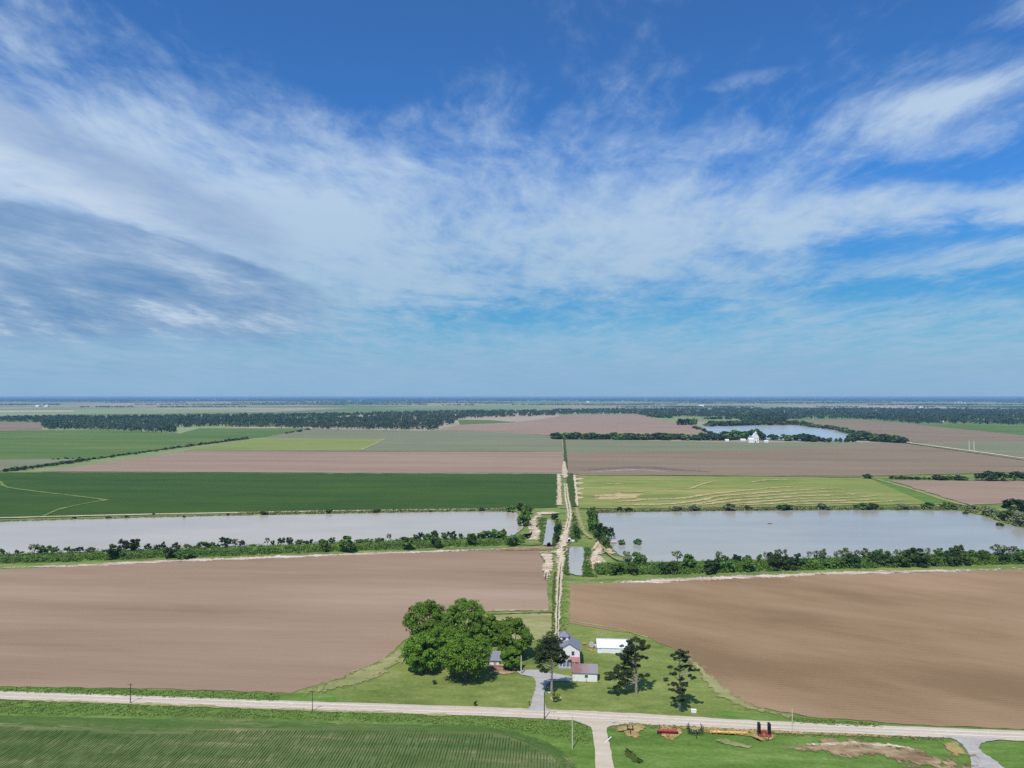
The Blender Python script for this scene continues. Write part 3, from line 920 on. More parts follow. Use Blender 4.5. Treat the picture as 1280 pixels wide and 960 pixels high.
sheet('dirt_patch', [(882, 911), (940, 915), (968, 918), (968, 924), (959, 929), (946, 922), (920, 918), (884, 916)], 0.03, M['straw'], 'straw patch under the yellow and red implements', 'dirt', 0.4, 1.2, True, fade=.5)
sheet('dirt_patch', [(783, 934), (790, 938), (800, 948), (806, 953), (796, 955), (784, 944)], 0.035, M['swale'], 'dark damp hollow in the grass right of the side road', 'dirt', 0.7, 1.5, True, fade=.5)
sheet('dirt_patch', [(613, 832), (625, 832), (642, 838), (650, 841), (630, 844), (612, 843)], 0.03, M['dirt'], 'brown bare ground in front of the cottage', 'dirt', 0.4, 1.0, True, fade=.5)
ribbon('dry_grass', [(360, 870), (420, 857), (465, 839), (500, 817), (520, 800)], [8, 13, 13, 11, 6], 0.03, M['grass_dry'], 'dry pale grass where the lawn meets the left field', 'grass', 1.0, 2, fade=2)
ribbon('dry_grass', [(845, 806), (880, 842), (905, 868), (950, 888), (1010, 899)], [4, 6, 8, 8, 5], 0.03, M['grass_dry'], 'dry pale grass where the lawn meets the right field', 'grass', 1.0, 2, fade=2)
ribbon('dry_grass', [(712, 776), (770, 786), (810, 797)], [2, 2.5, 2], 0.03, M['grass_dry'], 'dry grass strip behind the white shed', 'grass', 0.5, 3, fade=True)
sheet('lawn', [(612, 766.5), (690, 764.5), (691, 796), (660, 803), (612, 790)], -0.06, M['grass_dry'], 'dry pasture behind the oaks', 'lawn', 1.0, 3)

# ------------------------------------------------------------------ ponds and levees
sheet('pond', [(-150, 657), (0, 652.5), (80, 649.5), (200, 646), (320, 644), (480, 641), (600, 639), (645, 640), (652, 650), (654, 660), (644, 668), (612, 675), (480, 680), (320, 687), (0, 696), (-150, 700)],
      0.25, M['water_brown'], 'long muddy pond on the left of the farm track', 'pond', 1.0, 5)
sheet('pond', [(746, 641), (900, 638.6), (1050, 637.5), (1196, 638.5), (1225, 644), (1255, 654), (1300, 666), (1420, 690), (1420, 694), (1280, 696), (1000, 702), (850, 706), (795, 703), (772, 692), (757, 674), (748, 655)],
      0.25, M['water_grey'], 'wide grey pond on the right of the farm track', 'pond', 1.0, 5)
sheet('pond', [(683.5, 649), (694, 650), (693, 665), (690, 681), (679, 681), (681, 665)], 0.3, M['water_grey'], 'narrow pool left of the farm track', 'pond', 0.5, 2)
sheet('pond', [(711, 685), (717, 683), (727, 683.5), (731, 688), (730, 702), (727, 712), (730, 719.5), (720, 719), (711, 716), (710.5, 700)], 0.3, M['water_grey'], 'small pool right of the farm track', 'pond', 0.5, 2)
sheet('pond', [(868, 533.8), (930, 532), (1000, 532.5), (1045, 538.5), (1076, 546), (1060, 551.5), (980, 550.5), (930, 548), (890, 541)], 0.7, M['water_far'], 'large pale far pond behind the white farm', 'pond', 3, 12)
gr, gvv = M['grass_rough'], M['grass_verge']
berm('levee', [(-150, 703), (0, 698.5), (160, 692), (320, 686), (480, 679.5), (600, 675), (650, 672)], 3, 11, 1.3, gvv, 'grassy near bank of the left pond')
berm('levee', [(752, 708), (850, 706.5), (1000, 703), (1150, 699), (1290, 696), (1420, 693)], 3, 13, 1.4, gvv, 'grassy near bank of the right pond')
berm('levee', [(-150, 655), (0, 650.5), (160, 646.2), (320, 642.6), (480, 639.6), (645, 637.6)], 2.5, 6, 0.6, gr, 'low back bank of the left pond')
berm('levee', [(744, 638.5), (900, 636.4), (1050, 634.8), (1200, 633.5)], 2.5, 7, 0.6, gr, 'low back bank of the right pond')
sheet('bank', [(655, 648), (664, 640), (676, 642), (684, 648), (681, 664), (678, 676), (676, 681), (655, 681), (632, 680), (640, 673), (654, 666), (658, 655)], 0.32, M['grass_rough'], 'grassy point between the left pond and the narrow pool', 'bank', 0.7, 2)
sheet('bank', [(668, 642), (676, 640), (679, 646), (672, 654), (670, 662), (676, 666), (677, 674), (668, 678), (646, 679), (644, 676), (660, 674), (664, 668), (659, 662), (660, 652)], 0.5, M['sand'],
      'pale eroded sand between the left pond and the narrow pool', 'sand', 0.6, 1.5, True, fade=.45)
ribbon('bank', [(650, 678.5), (664, 676), (672, 668), (668, 658), (674, 648), (683, 642)], [4, 8, 9, 8, 8, 5], 0.56, M['sand'], 'pale rubble along the wash between the left pond and the narrow pool', 'sand', 1.0, 1.5, fade=2)
ribbon('bank', [(738, 714), (740, 700), (747, 690), (754, 680), (764, 692), (776, 701)], [5, 9, 10, 7, 5, 4], 0.5, M['sand'], 'pale rubble around the spoil heap by the small pool', 'sand', 1.0, 1.5, fade=2)
ribbon('bank', [(697, 716), (699, 700), (701, 688), (706, 672), (711, 654)], [10, 13, 13, 11, 11], 0.64, M['sand'], 'dusty pale spread along both sides of the farm track', 'sand', 1.2, 2, fade=2)
sheet('bank', [(668, 640), (690, 639), (704, 640.5), (690, 643), (668, 643)], 0.52, M['gravel_pale'], 'pale bare path behind the narrow pool', 'sand', 0.5, 2, fade=.45)
sheet('bank', [(674, 690), (690, 688), (693, 700), (691, 716), (684, 726), (678, 722), (676, 708), (680, 700)], 0.1, M['sand'], 'pale washed sand left of the farm track', 'sand', 0.8, 1.5, True, fade=.45)
sheet('bank', [(620, 685.5), (660, 683.5), (692, 682.5), (692, 687), (660, 688), (620, 688.5)], 0.12, M['dirt'], 'brown bare bank below the narrow pool', 'dirt', 0.5, 2)


def mound(name, cx, cy, rx, ry, hgt, mat, label, seed):
    rng = np.random.default_rng(seed)
    c = at(cx, cy)
    n, k = 28, 9
    vs, fs = [(c[0], c[1], hgt)], []
    for j in range(1, k + 1):
        for i in range(n):
            a = 2 * math.pi * i / n
            f = j / k
            r = f * (1 + 0.22 * math.sin(3 * a + seed) + 0.1 * math.sin(5 * a))
            z = hgt * (0.5 + 0.5 * math.cos(math.pi * f)) + rng.uniform(-.22, .22) * hgt * (1 - f)
            vs.append((c[0] + rx * r * math.cos(a), c[1] + ry * r * math.sin(a), z - 0.15 * f + .1))
    for i in range(n):
        fs.append((0, 1 + i, 1 + (i + 1) % n))
    for j in range(k - 1):
        for i in range(n):
            a, b2 = 1 + j * n + i, 1 + j * n + (i + 1) % n
            fs.append((a, a + n, b2 + n, b2))
    me = bpy.data.meshes.new(name)
    me.from_pydata(vs, [], fs)
    me.update()
    return tag(link_mesh(name, me, mat), label, 'mound', None, 'structure')


mound('dirt_mound', 746, 702, 7.5, 24, 2.2, M['sand'], 'pinkish spoil heap beside the small pool', 4)
ribbon('path', [(742, 688), (748, 679), (752, 676)], [3, 4, 3], 0.9, M['gravel_pale'], 'pale bare crest above the spoil heap', 'path', 0.8, 2, fade=True)
ribbon('path', [(752, 684), (760, 694), (772, 701), (790, 704)], [3, 3, 4, 3], 1.5, M['grass_dry'], 'pale grass crest at the corner of the right pond', 'path', 0.6, 2, fade=True)
ribbon('grass_strip', [(721, 636), (724, 650), (729, 664), (739, 674)], [7, 8, 7, 5], 0.6, M['grass_dry'], 'mown grass crest between the small pool and the right pond', 'grass', 0.8, 3, fade=True)

# ------------------------------------------------------------------ haze
hz = MB().box(-47500, 47500, -1800, 64500, -1.3, 119)
m = bpy.data.materials.new('haze')
m.use_nodes = True
nt = NT(m.node_tree)
nt.n.remove(nt.n['Principled BSDF'])
pv = nt.n.new('ShaderNodeVolumePrincipled')
pv.inputs['Color'].default_value = (0.34, 0.62, 0.95, 1)
pv.inputs['Density'].default_value = 4.5e-5
pv.inputs['Anisotropy'].default_value = 0.0
nt.l.new(pv.outputs[0], nt.n['Material Output'].inputs['Volume'])
tag(hz.build('haze', m), 'thin blue haze over the whole plain', 'haze', None, 'stuff')

# ------------------------------------------------------------------ crop rows in the foreground
CROP = [(-170, 913), (0, 908), (100, 913), (160, 917), (300, 912), (420, 913), (540, 914), (610, 917), (650, 926), (690, 944), (724, 978), (-230, 1012)]
M['crop_soil'] = surf('crop_soil', pal((70, 90, 46), (86, 102, 56), (104, 112, 70), (146, 136, 102)), [(70, 7, 1.0, 5), (16, 4, 0.6, 5), (1.2, 1.2, 0.3, 3)], bump=0.4)
sheet('crop_field', [(-170, 897), (0, 894), (160, 898), (300, 899), (500, 905), (600, 908), (660, 918), (705, 940), (736, 978), (-230, 1012)], 0.0, M['crop_soil'],
      'olive soil of the foreground row crop field', 'field', 0.6, 3)
rnd = random.Random(5)
cw = [at(x, y)[:2] for x, y in CROP]
ca, sa = math.cos(R(3.2)), math.sin(R(3.2))
vs, fs = [], []
for k in range(-365, 122):
    x0 = k * 0.98
    run = []
    for j in range(0, 48):
        yy = 150 + j * 2.6
        x, y = x0 + sa * (yy - 240) * 1.0, yy
        ok = inside(cw, x, y) and rnd.random() > 0.015
        if ok:
            run.append((x + rnd.uniform(-.06, .06), y, rnd.uniform(.30, .40), rnd.uniform(.25, .5)))
        if (not ok or j == 47) and len(run) > 1:
            o = len(vs)
            for i, (a, b_, w_, h_) in enumerate(run):
                vs += [(a - w_, b_, 0.05), (a, b_, h_), (a + w_, b_, 0.05)]
                if i:
                    q = o + 3 * i
                    fs += [(q - 3, q - 2, q + 1, q), (q - 2, q - 1, q + 2, q + 1)]
            run = []
        elif not ok:
            run = []
# headland rows along the edge of the field, with bare gaps
TOPL = catmull([(-170, 899), (0, 895.5), (160, 899), (300, 900.5), (500, 906), (600, 909.5), (660, 919.5), (703, 941), (732, 978)], 24)
BOTL = catmull([(-170, 911.5), (0, 906.5), (160, 915.5), (300, 911), (500, 912.8), (606, 916), (646, 925), (686, 944), (720, 978)], 24)
for k in range(9):
    run = []
    for i, (p, q) in enumerate(zip(TOPL, BOTL)):
        f = (k + .5) / 9
        w0 = np.array(at(p[0] * (1 - f) + q[0] * f, p[1] * (1 - f) + q[1] * f)[:2])
        run.append(w0)
    seg = []
    for i in range(len(run) - 1):
        n = max(1, int(np.linalg.norm(run[i + 1] - run[i]) / 1.6))
        seg += [run[i] + (run[i + 1] - run[i]) * j / n for j in range(n)]
    part = []
    hole = 0
    for i, w0 in enumerate(seg + [None]):
        if w0 is not None and hole <= 0 and rnd.random() < .03:
            hole = rnd.randint(2, 9)
        if w0 is None or hole > 0:
            hole -= 1
            if len(part) > 1:
                o = len(vs)
                for j, (x, y, nx_, ny_, w_, h_) in enumerate(part):
                    vs += [(x - nx_ * w_, y - ny_ * w_, 0.05), (x, y, h_), (x + nx_ * w_, y + ny_ * w_, 0.05)]
                    if j:
                        q_ = o + 3 * j
                        fs += [(q_ - 3, q_ - 2, q_ + 1, q_), (q_ - 2, q_ - 1, q_ + 2, q_ + 1)]
            part = []
            continue
        dd = seg[min(i + 1, len(seg) - 1)] - seg[max(i - 1, 0)]
        dd = dd / (np.linalg.norm(dd) + 1e-9)
        part.append((w0[0], w0[1], -dd[1], dd[0], rnd.uniform(.3, .5), rnd.uniform(.2, .5)))
me = bpy.data.meshes.new('crop_rows')
me.from_pydata(vs, [], fs)
M['crop_row'] = surf('crop_row', pal((54, 78, 36), (64, 90, 42), (76, 98, 48), (98, 112, 62)), [(50, 12, 0.8, 4), (0.9, 0.9, 0.6, 3)])
tag(link_mesh('crop_rows', me, M['crop_row']), 'young green crop growing in close straight rows', 'crop', None, 'stuff')


# ------------------------------------------------------------------ brush and weeds (uncountable)
def brush(name, poly, n, r, h, leaf, mat, label, z=0.3, seed=1, per=20, cat='undergrowth', zf=None):
    rnd, rng = random.Random(seed), np.random.default_rng(seed)
    Cs, Ns, Ss = [], [], []
    pts = scatter(poly, n, rnd)
    if name == 'weeds':              # in drifts, not evenly
        pts = [q for q in pts if math.sin(q[0] * .13 + 2 * math.sin(q[1] * .9)) + math.sin(q[0] * .37 + q[1] * 1.3) + rnd.uniform(-1, 1) > -.3]
    for (px, py) in pts:
        p = np.array(at(px, py, z))
        d = sph(rng, per)
        d[:, 2] = np.abs(d[:, 2])
        rr, hh = r * rnd.uniform(.6, 1.4), h * rnd.uniform(.45, 1.35)
        Cs.append(p + d * [rr, rr, hh] * rng.uniform(.7, 1.05, (per, 1)))
        Ns.append(d + [0, 0, .4])
        Ss.append(np.full(per, leaf))
    V, Q = quads(np.concatenate(Cs), np.concatenate(Ns), np.concatenate(Ss), rng)
    return tag(link_mesh(name, np_mesh(name, V, Q), mat), label, cat, None, 'stuff')


def strip(line, up, down):
    return [(x, y - up) for x, y in line] + [(x, y + down) for x, y in reversed(line)]


LL = [(-130, 705), (0, 699), (80, 696.5), (160, 693.5), (240, 690.5), (320, 688), (400, 684.5), (480, 681.5), (560, 678.5), (655, 675.5)]
brush('undergrowth', strip(LL, 4.3, 5.2), 2700, 1.9, 2.5, 0.9, M['brush'], 'thick green brush along the near bank of the left pond', 0.2, 11)
RL = [(745, 711), (800, 711), (850, 710), (920, 707.5), (1000, 705), (1080, 702.5), (1160, 700.5), (1280, 697.5), (1420, 694)]
brush('undergrowth', strip(RL, 4.5, 7.0), 3200, 1.9, 2.8, 0.9, M['brush'], 'thick green brush along the near bank of the right pond', 0.3, 12)
brush('undergrowth', strip([(300, 642.3), (360, 641.5), (420, 640.6), (500, 639.3), (640, 637.4)], 0.8, 1.2), 420, 2.2, 2.0, 1.1, M['reed'], 'reedy growth along the back bank of the left pond', 0.4, 13)
brush('undergrowth', strip([(-60, 653), (0, 651.6), (160, 647.3), (300, 643.6)], 0.3, 0.7), 260, 1.6, 0.9, 0.8, M['reed'], 'low reeds on the waterline behind the left pond', 0.3, 14)
brush('undergrowth', strip([(745, 639.5), (830, 638.2), (910, 637.3), (990, 636.7), (1080, 636), (1190, 635.2)], 1.0, 1.3), 520, 2.3, 2.3, 1.2, M['reed'], 'reedy brush along the back bank of the right pond', 0.4, 15)
brush('undergrowth', [(1190, 632.5), (1225, 635), (1260, 640), (1300, 643), (1420, 650), (1420, 690), (1300, 665), (1250, 652), (1222, 642), (1195, 637)], 650, 3.2, 3.6, 1.5, M['reed'], 'thick brush wrapping the far corner of the right pond', 0.3, 16)
brush('undergrowth', [(735, 637), (745, 639), (748, 654), (756, 672), (764, 684), (758, 688), (748, 676), (739, 664), (735, 650)], 220, 1.8, 2.6, 0.95, M['brush'], 'brush on the bank at the end of the right pond', 0.3, 17)
brush('undergrowth', [(694, 650), (701, 652), (700, 664), (694, 682), (690, 682), (694, 665)], 120, 1.3, 1.9, 0.85, M['brush'], 'brush between the narrow pool and the farm track', 0.3, 18)
brush('undergrowth', [(671, 646), (683, 648), (681, 664), (678, 680), (672, 676), (678, 664), (671, 660)], 130, 1.2, 1.2, 0.8, M['brush'], 'brush on the left side of the narrow pool', 0.3, 19)
brush('undergrowth', [(731, 686), (738, 684), (738, 700), (739, 716), (746, 721), (729, 720), (731, 706)], 170, 1.2, 1.2, 0.8, M['brush'], 'weeds around the rim of the small pool', 0.3, 20)
brush('undergrowth', [(703, 684), (711, 683), (710, 700), (711, 719), (704, 716), (705, 700)], 110, 1.1, 1.0, 0.75, M['brush'], 'weeds between the farm track and the small pool', 0.3, 21)
brush('undergrowth', [(716, 640), (724, 650), (729, 668), (722, 676), (709, 682), (708, 670), (714, 655)], 190, 1.3, 0.9, 0.8, M['brush'], 'rough weeds right of the farm track between the pools', 0.3, 22)
brush('weeds', [(-140, 872.5), (0, 876.5), (160, 881.5), (390, 889), (560, 895), (720, 902), (735, 910), (736, 930), (640, 911), (500, 903), (300, 897), (0, 892), (-140, 893)], 3600, 0.7, 0.3, 0.4, M['weed'],
      'weedy grass on the verge between the road and the row crop', 0.0, 23, 10, 'grass')
brush('weeds', [(-140, 857), (0, 858.5), (200, 863), (350, 867), (350, 877), (160, 870.5), (0, 865.5), (-140, 861)], 1500, 0.5, 0.35, 0.42, M['weed'],
      'weedy grass on the strip beside the left brown field', 0.0, 24, 10, 'grass')
brush('weeds', [(985, 897), (1080, 903), (1110, 907), (1100, 910), (990, 904)], 420, 0.5, 0.4, 0.42, M['weed'], 'weedy grass beside the right brown field', 0.0, 25, 10, 'grass')
brush('weeds', [(692, 818), (694, 770), (697, 720), (694.5, 720), (690.5, 770), (689, 812)], 260, 0.8, 0.7, 0.55, M['weed'], 'tall weeds along the left side of the farm track', 0.0, 26, 12, 'grass')
brush('weeds', [(700, 812), (700.5, 770), (702, 730), (708, 728), (710, 780), (706, 800)], 160, 0.6, 0.35, 0.5, M['weed'], 'weeds along the right side of the farm track', 0.0, 27, 12, 'grass')
brush('weeds', [(765, 903), (880, 909), (1000, 915), (1180, 922), (1180, 926), (1000, 920), (880, 914), (765, 908)], 700, 0.45, 0.3, 0.4, M['reed'], 'dry weeds along the near edge of the road', 0.0, 28, 9, 'grass')

# ------------------------------------------------------------------ bushes and trees
protos = {}
for i in range(4):
    rng = np.random.default_rng(100 + i)
    V, Q, L = lobed(rng, (.5, .5, .52), .44, 12, 13, .14, .34, -.9, 6, 14, (.45, .98))
    protos['bush', i] = np_mesh('bush', V, Q)
for i in range(3):
    rng = np.random.default_rng(140 + i)
    V, Q, L = lobed(rng, (.5, .5, .46), .54, 12, 12, .12, .32, -.8, 6, 10, (.45, 1.0))
    protos['crown', i] = np_mesh('crown', V, Q)
    random.seed(i)
    mb = limbs(L, .3, .035, .62, 5)
    me = bpy.data.meshes.new('trunk')
    me.from_pydata(mb.v, [], mb.f)
    protos['trunk', i] = me
for i in range(3):
    rng = np.random.default_rng(170 + i)
    V, Q, L = lobed(rng, (.5, .5, .44), .54, 9, 11, .12, .30, -.8, 4, 3)
    protos['thin', i] = np_mesh('thin_crown', V, Q)
for i in range(4):
    rng = np.random.default_rng(190 + i)
    V, Q, L = lobed(rng, (.5, .5, .5), .45, 9, 10, .2, .44, -.9, 5, 10)
    protos['far', i] = np_mesh('far_bush', V, Q)
for k, me in protos.items():
    me.materials.append(M['bark'] if k[0] == 'trunk' else M['bush_leaf'])

cohorts = {}


def inst(name, me, mat, parent=None):
    o = bpy.data.objects.new(name, me)
    COL.objects.link(o)
    if mat:
        o.material_slots[0].link = 'OBJECT'
        o.material_slots[0].material = mat
    if parent:
        o.parent = parent
    return o


prnd = random.Random(77)


def plant(px, ytop, w, ybase, base_label, group, kind='bush', tone='leaf', z=0.3, far=False, wmul=1.15):
    """one bush or small tree; width and height come from its size in the picture and its distance"""
    k = ppm(px, ybase)
    el = math.atan2(H, F / k)
    wm = w / k * wmul
    hm = max(0.6, (ybase - ytop) / k / math.cos(el))
    mat = M['bush_' + tone]
    rz = prnd.uniform(0, 6.28)
    loc = at(px, ybase, z)
    sx = wm * prnd.uniform(.95, 1.1)
    if kind == 'tree':
        e = empty('tree', loc, rz)
        e.scale = (sx, sx * prnd.uniform(.9, 1.1), hm)
        i = prnd.randrange(3)
        inst('trunk', protos['trunk', i], None, e)
        inst('crown', protos['thin' if tone == 'grey' else 'crown', i], mat, e)
        o = e
    else:
        o = inst('bush', protos['far' if far else 'bush', prnd.randrange(4)], mat)
        o.location = loc
        o.rotation_euler = (0, 0, rz)
        o.scale = (sx, sx * prnd.uniform(.85, 1.1), hm)
        if far and hm > 8:
            o.name = 'tree'
    tag(o, None, 'tree' if o.name.startswith('tree') else 'bush', group)
    cohorts.setdefault(base_label, []).append((px, o))
    return o


ORD = 'first second third fourth fifth sixth seventh eighth ninth tenth eleventh twelfth'.split()


def lerp_line(line, x):
    for (x0, y0), (x1, y1) in zip(line, line[1:]):
        if x <= x1:
            return y0 + (y1 - y0) * (x - x0) / (x1 - x0)
    return line[-1][1]


def size_word(w):
    return 'small' if w < 7.5 else 'middling' if w < 11 else 'broad'


TONE = {'leaf': 'green', 'grey': 'greyish', 'dark': 'dark green'}

# near bank of the left pond: (x, top, width[, kind, tone])
left_bank = [(3, 686, 6), (21, 687, 4), (27, 689, 4), (42, 680, 13, 'tree', 'grey'), (55, 682, 13), (69, 684, 8), (84, 684, 7, 'tree'), (91, 685, 6), (100, 684, 8, 'tree', 'dark'), (113, 684.5, 10, 'bush', 'grey'),
             (132, 687, 8, 'bush', 'dark'), (155, 675.5, 10, 'tree', 'dark'), (167, 675, 15, 'bush', 'dark'), (185, 680, 8, 'tree', 'dark'), (194, 682, 5), (198, 681, 7, 'tree', 'dark'), (204, 678, 6, 'tree', 'dark'),
             (220, 678.5, 9, 'tree', 'dark'), (235, 680, 9, 'bush', 'grey'), (246, 682, 7), (254, 676, 12), (264, 678, 9), (273, 680, 6, 'bush', 'dark'), (282, 672, 13, 'tree', 'dark'), (294, 673, 10, 'tree', 'grey'), (303, 676, 7, 'tree', 'dark'),
             (315, 680.5, 8), (334, 672, 7, 'tree', 'grey'), (341, 675, 4, 'bush', 'dark'), (350, 673, 5, 'tree', 'dark'), (354, 672, 4, 'tree', 'dark'), (361.5, 672, 8, 'bush', 'dark'), (374, 675, 9), (382, 676, 8, 'bush', 'dark'),
             (389, 674, 4, 'tree', 'dark'), (404, 674, 9), (415, 672.5, 8), (433, 670, 9, 'tree', 'grey'), (450, 674.5, 10), (460, 673.5, 8), (472, 672.5, 8, 'bush', 'grey'), (478, 672, 4, 'bush', 'dark'), (486, 667, 6.5, 'tree', 'grey'),
             (507, 671, 10, 'bush', 'dark'), (520, 668.5, 8, 'bush', 'dark'), (526, 666, 8, 'tree', 'dark'), (534, 667.5, 11), (544, 664, 8, 'tree', 'dark'), (555, 666, 8), (564.5, 664.5, 10, 'tree', 'dark'), (576, 667, 5, 'tree', 'dark'),
             (588, 666, 10), (597, 670, 6, 'bush', 'dark'), (606, 663, 14), (620, 662.5, 13), (628.5, 662, 8)]
LC = [(-20, 693.5), (0, 692.5), (160, 688.5), (320, 682), (480, 676.5), (640, 671.5)]
STRETCH_L = [(110, 'on the far left of the left pond bank'), (215, 'beside the paired trees, left pond bank'), (325, 'around the spreading tree, left pond bank'),
             (440, 'along the middle of the left pond bank'), (570, 'right of middle on the left pond bank'), (700, 'at the track end, left pond bank')]
STRETCH_R = [(870, 'at the track end, right pond bank'), (1000, 'left of middle on the right pond bank'), (1120, 'along the middle of the right pond bank'), (1400, 'near the right edge, right pond bank')]


def bank(rows, line, stretch, group, z, front=None):
    for r in rows:
        px, top, w = r[:3]
        kind = r[3] if len(r) > 3 else 'bush'
        tone = r[4] if len(r) > 4 else 'leaf'
        yb = r[5] if len(r) > 5 else lerp_line(line, px)
        st = next(s for x, s in stretch if px <= x)
        plant(px, top, w, yb, f"{size_word(w)} {TONE[tone]} {kind} {st}", group, kind, tone, z)


bank(left_bank, LC, STRETCH_L, 'bushes and small trees on the near bank of the left pond', 1.2)
bank([(212, 683.5, 9, 'bush', 'dark', 697), (143, 681.5, 15, 'bush', 'dark', 697.5), (232, 687, 17, 'bush', 'leaf', 697), (217, 686, 11, 'bush', 'dark', 696), (432, 671, 16, 'bush', 'leaf', 689), (440, 679, 11, 'bush', 'dark', 689.5),
      (406, 675, 12, 'bush', 'leaf', 688.5), (510, 673, 15, 'bush', 'leaf', 686), (545, 669, 13, 'bush', 'leaf', 684), (590, 669, 11, 'bush', 'dark', 681)], LC,
     [(300, 'on the field slope, left pond bank, left half'), (700, 'on the field slope, left pond bank, right half')],
     'bushes on the field side of the left pond bank', 0.3)
right_bank = [(784, 690, 11, 'bush', 'grey'), (797, 689, 11), (805, 694, 7), (846, 686.5, 13, 'tree', 'grey'), (861, 691, 11), (899, 688.5, 10, 'tree', 'grey'), (907, 694, 8), (922, 693, 9, 'bush', 'dark'), (935, 694, 8), (949, 693, 6),
              (957, 688.5, 6, 'tree', 'grey'), (962, 692, 7, 'bush', 'grey'), (973, 684.5, 9, 'tree', 'grey'), (982, 686.5, 6, 'tree', 'grey'), (1012, 689, 6, 'tree', 'grey'), (1020, 687, 8, 'tree', 'grey'), (1028, 686.5, 8, 'bush', 'grey'),
              (1045, 688, 6, 'tree', 'grey'), (1056, 685.5, 11, 'bush', 'grey'), (1072, 686.5, 8, 'tree', 'grey'), (1081, 686, 9, 'bush', 'grey'), (1090, 689, 9), (1102, 687, 13), (1122, 685.5, 9, 'tree', 'grey'), (1134, 686, 12),
              (1160, 683.5, 7, 'tree', 'grey'), (1175, 686, 10), (1186, 687, 8, 'bush', 'grey'), (1198, 682.5, 11, 'tree', 'leaf'), (1213, 688, 14, 'bush', 'leaf'), (1249, 679, 17, 'tree', 'grey'), (1266, 681.5, 12, 'tree', 'grey'), (1280, 687, 11)]
RC = [(740, 707), (850, 703.5), (1000, 699.5), (1150, 696.5), (1290, 693.5)]
bank(right_bank, RC, STRETCH_R, 'bushes and small trees on the near bank of the right pond', 1.3)
bank([(842, 702, 11, 'bush', 'dark', 716), (830, 703, 11, 'bush', 'dark', 717), (860, 698, 15, 'bush', 'leaf', 712), (889.5, 697, 19, 'bush', 'dark', 715.5), (910, 700, 12, 'bush', 'leaf', 714), (935, 698, 15, 'bush', 'leaf', 713),
      (968, 692, 16, 'bush', 'dark', 711), (982, 695, 18, 'bush', 'dark', 711), (998, 693.5, 13, 'bush', 'dark', 710), (1015, 701, 13, 'bush', 'leaf', 710), (1036, 700, 12, 'bush', 'leaf', 709), (1048, 697, 13, 'bush', 'leaf', 708), (1066, 692.5, 18, 'bush', 'dark', 708), (1108, 692, 17, 'bush', 'dark', 707),
      (1095, 690, 14, 'bush', 'dark', 706), (1128, 695, 13, 'bush', 'leaf', 708), (1146, 686, 21, 'bush', 'dark', 706.5), (1165, 693, 14, 'bush', 'leaf', 706), (1192, 687, 17, 'bush', 'dark', 706), (1208, 692, 14, 'bush', 'leaf', 705), (1232, 687, 12, 'bush', 'leaf', 703), (1257, 690, 13, 'bush', 'dark', 703.5),
      (1275, 691, 13, 'bush', 'leaf', 703), (790, 703, 13, 'bush', 'leaf', 717), (770, 703, 14, 'bush', 'leaf', 717.5)], RC,
     [(880, 'on the field slope, right pond bank, track end'), (1020, 'field slope, left middle of right pond bank'), (1120, 'on the field slope, right pond bank, middle'), (1400, 'on the field slope, right pond bank, right end')],
     'bushes on the field side of the right pond bank', 0.3)

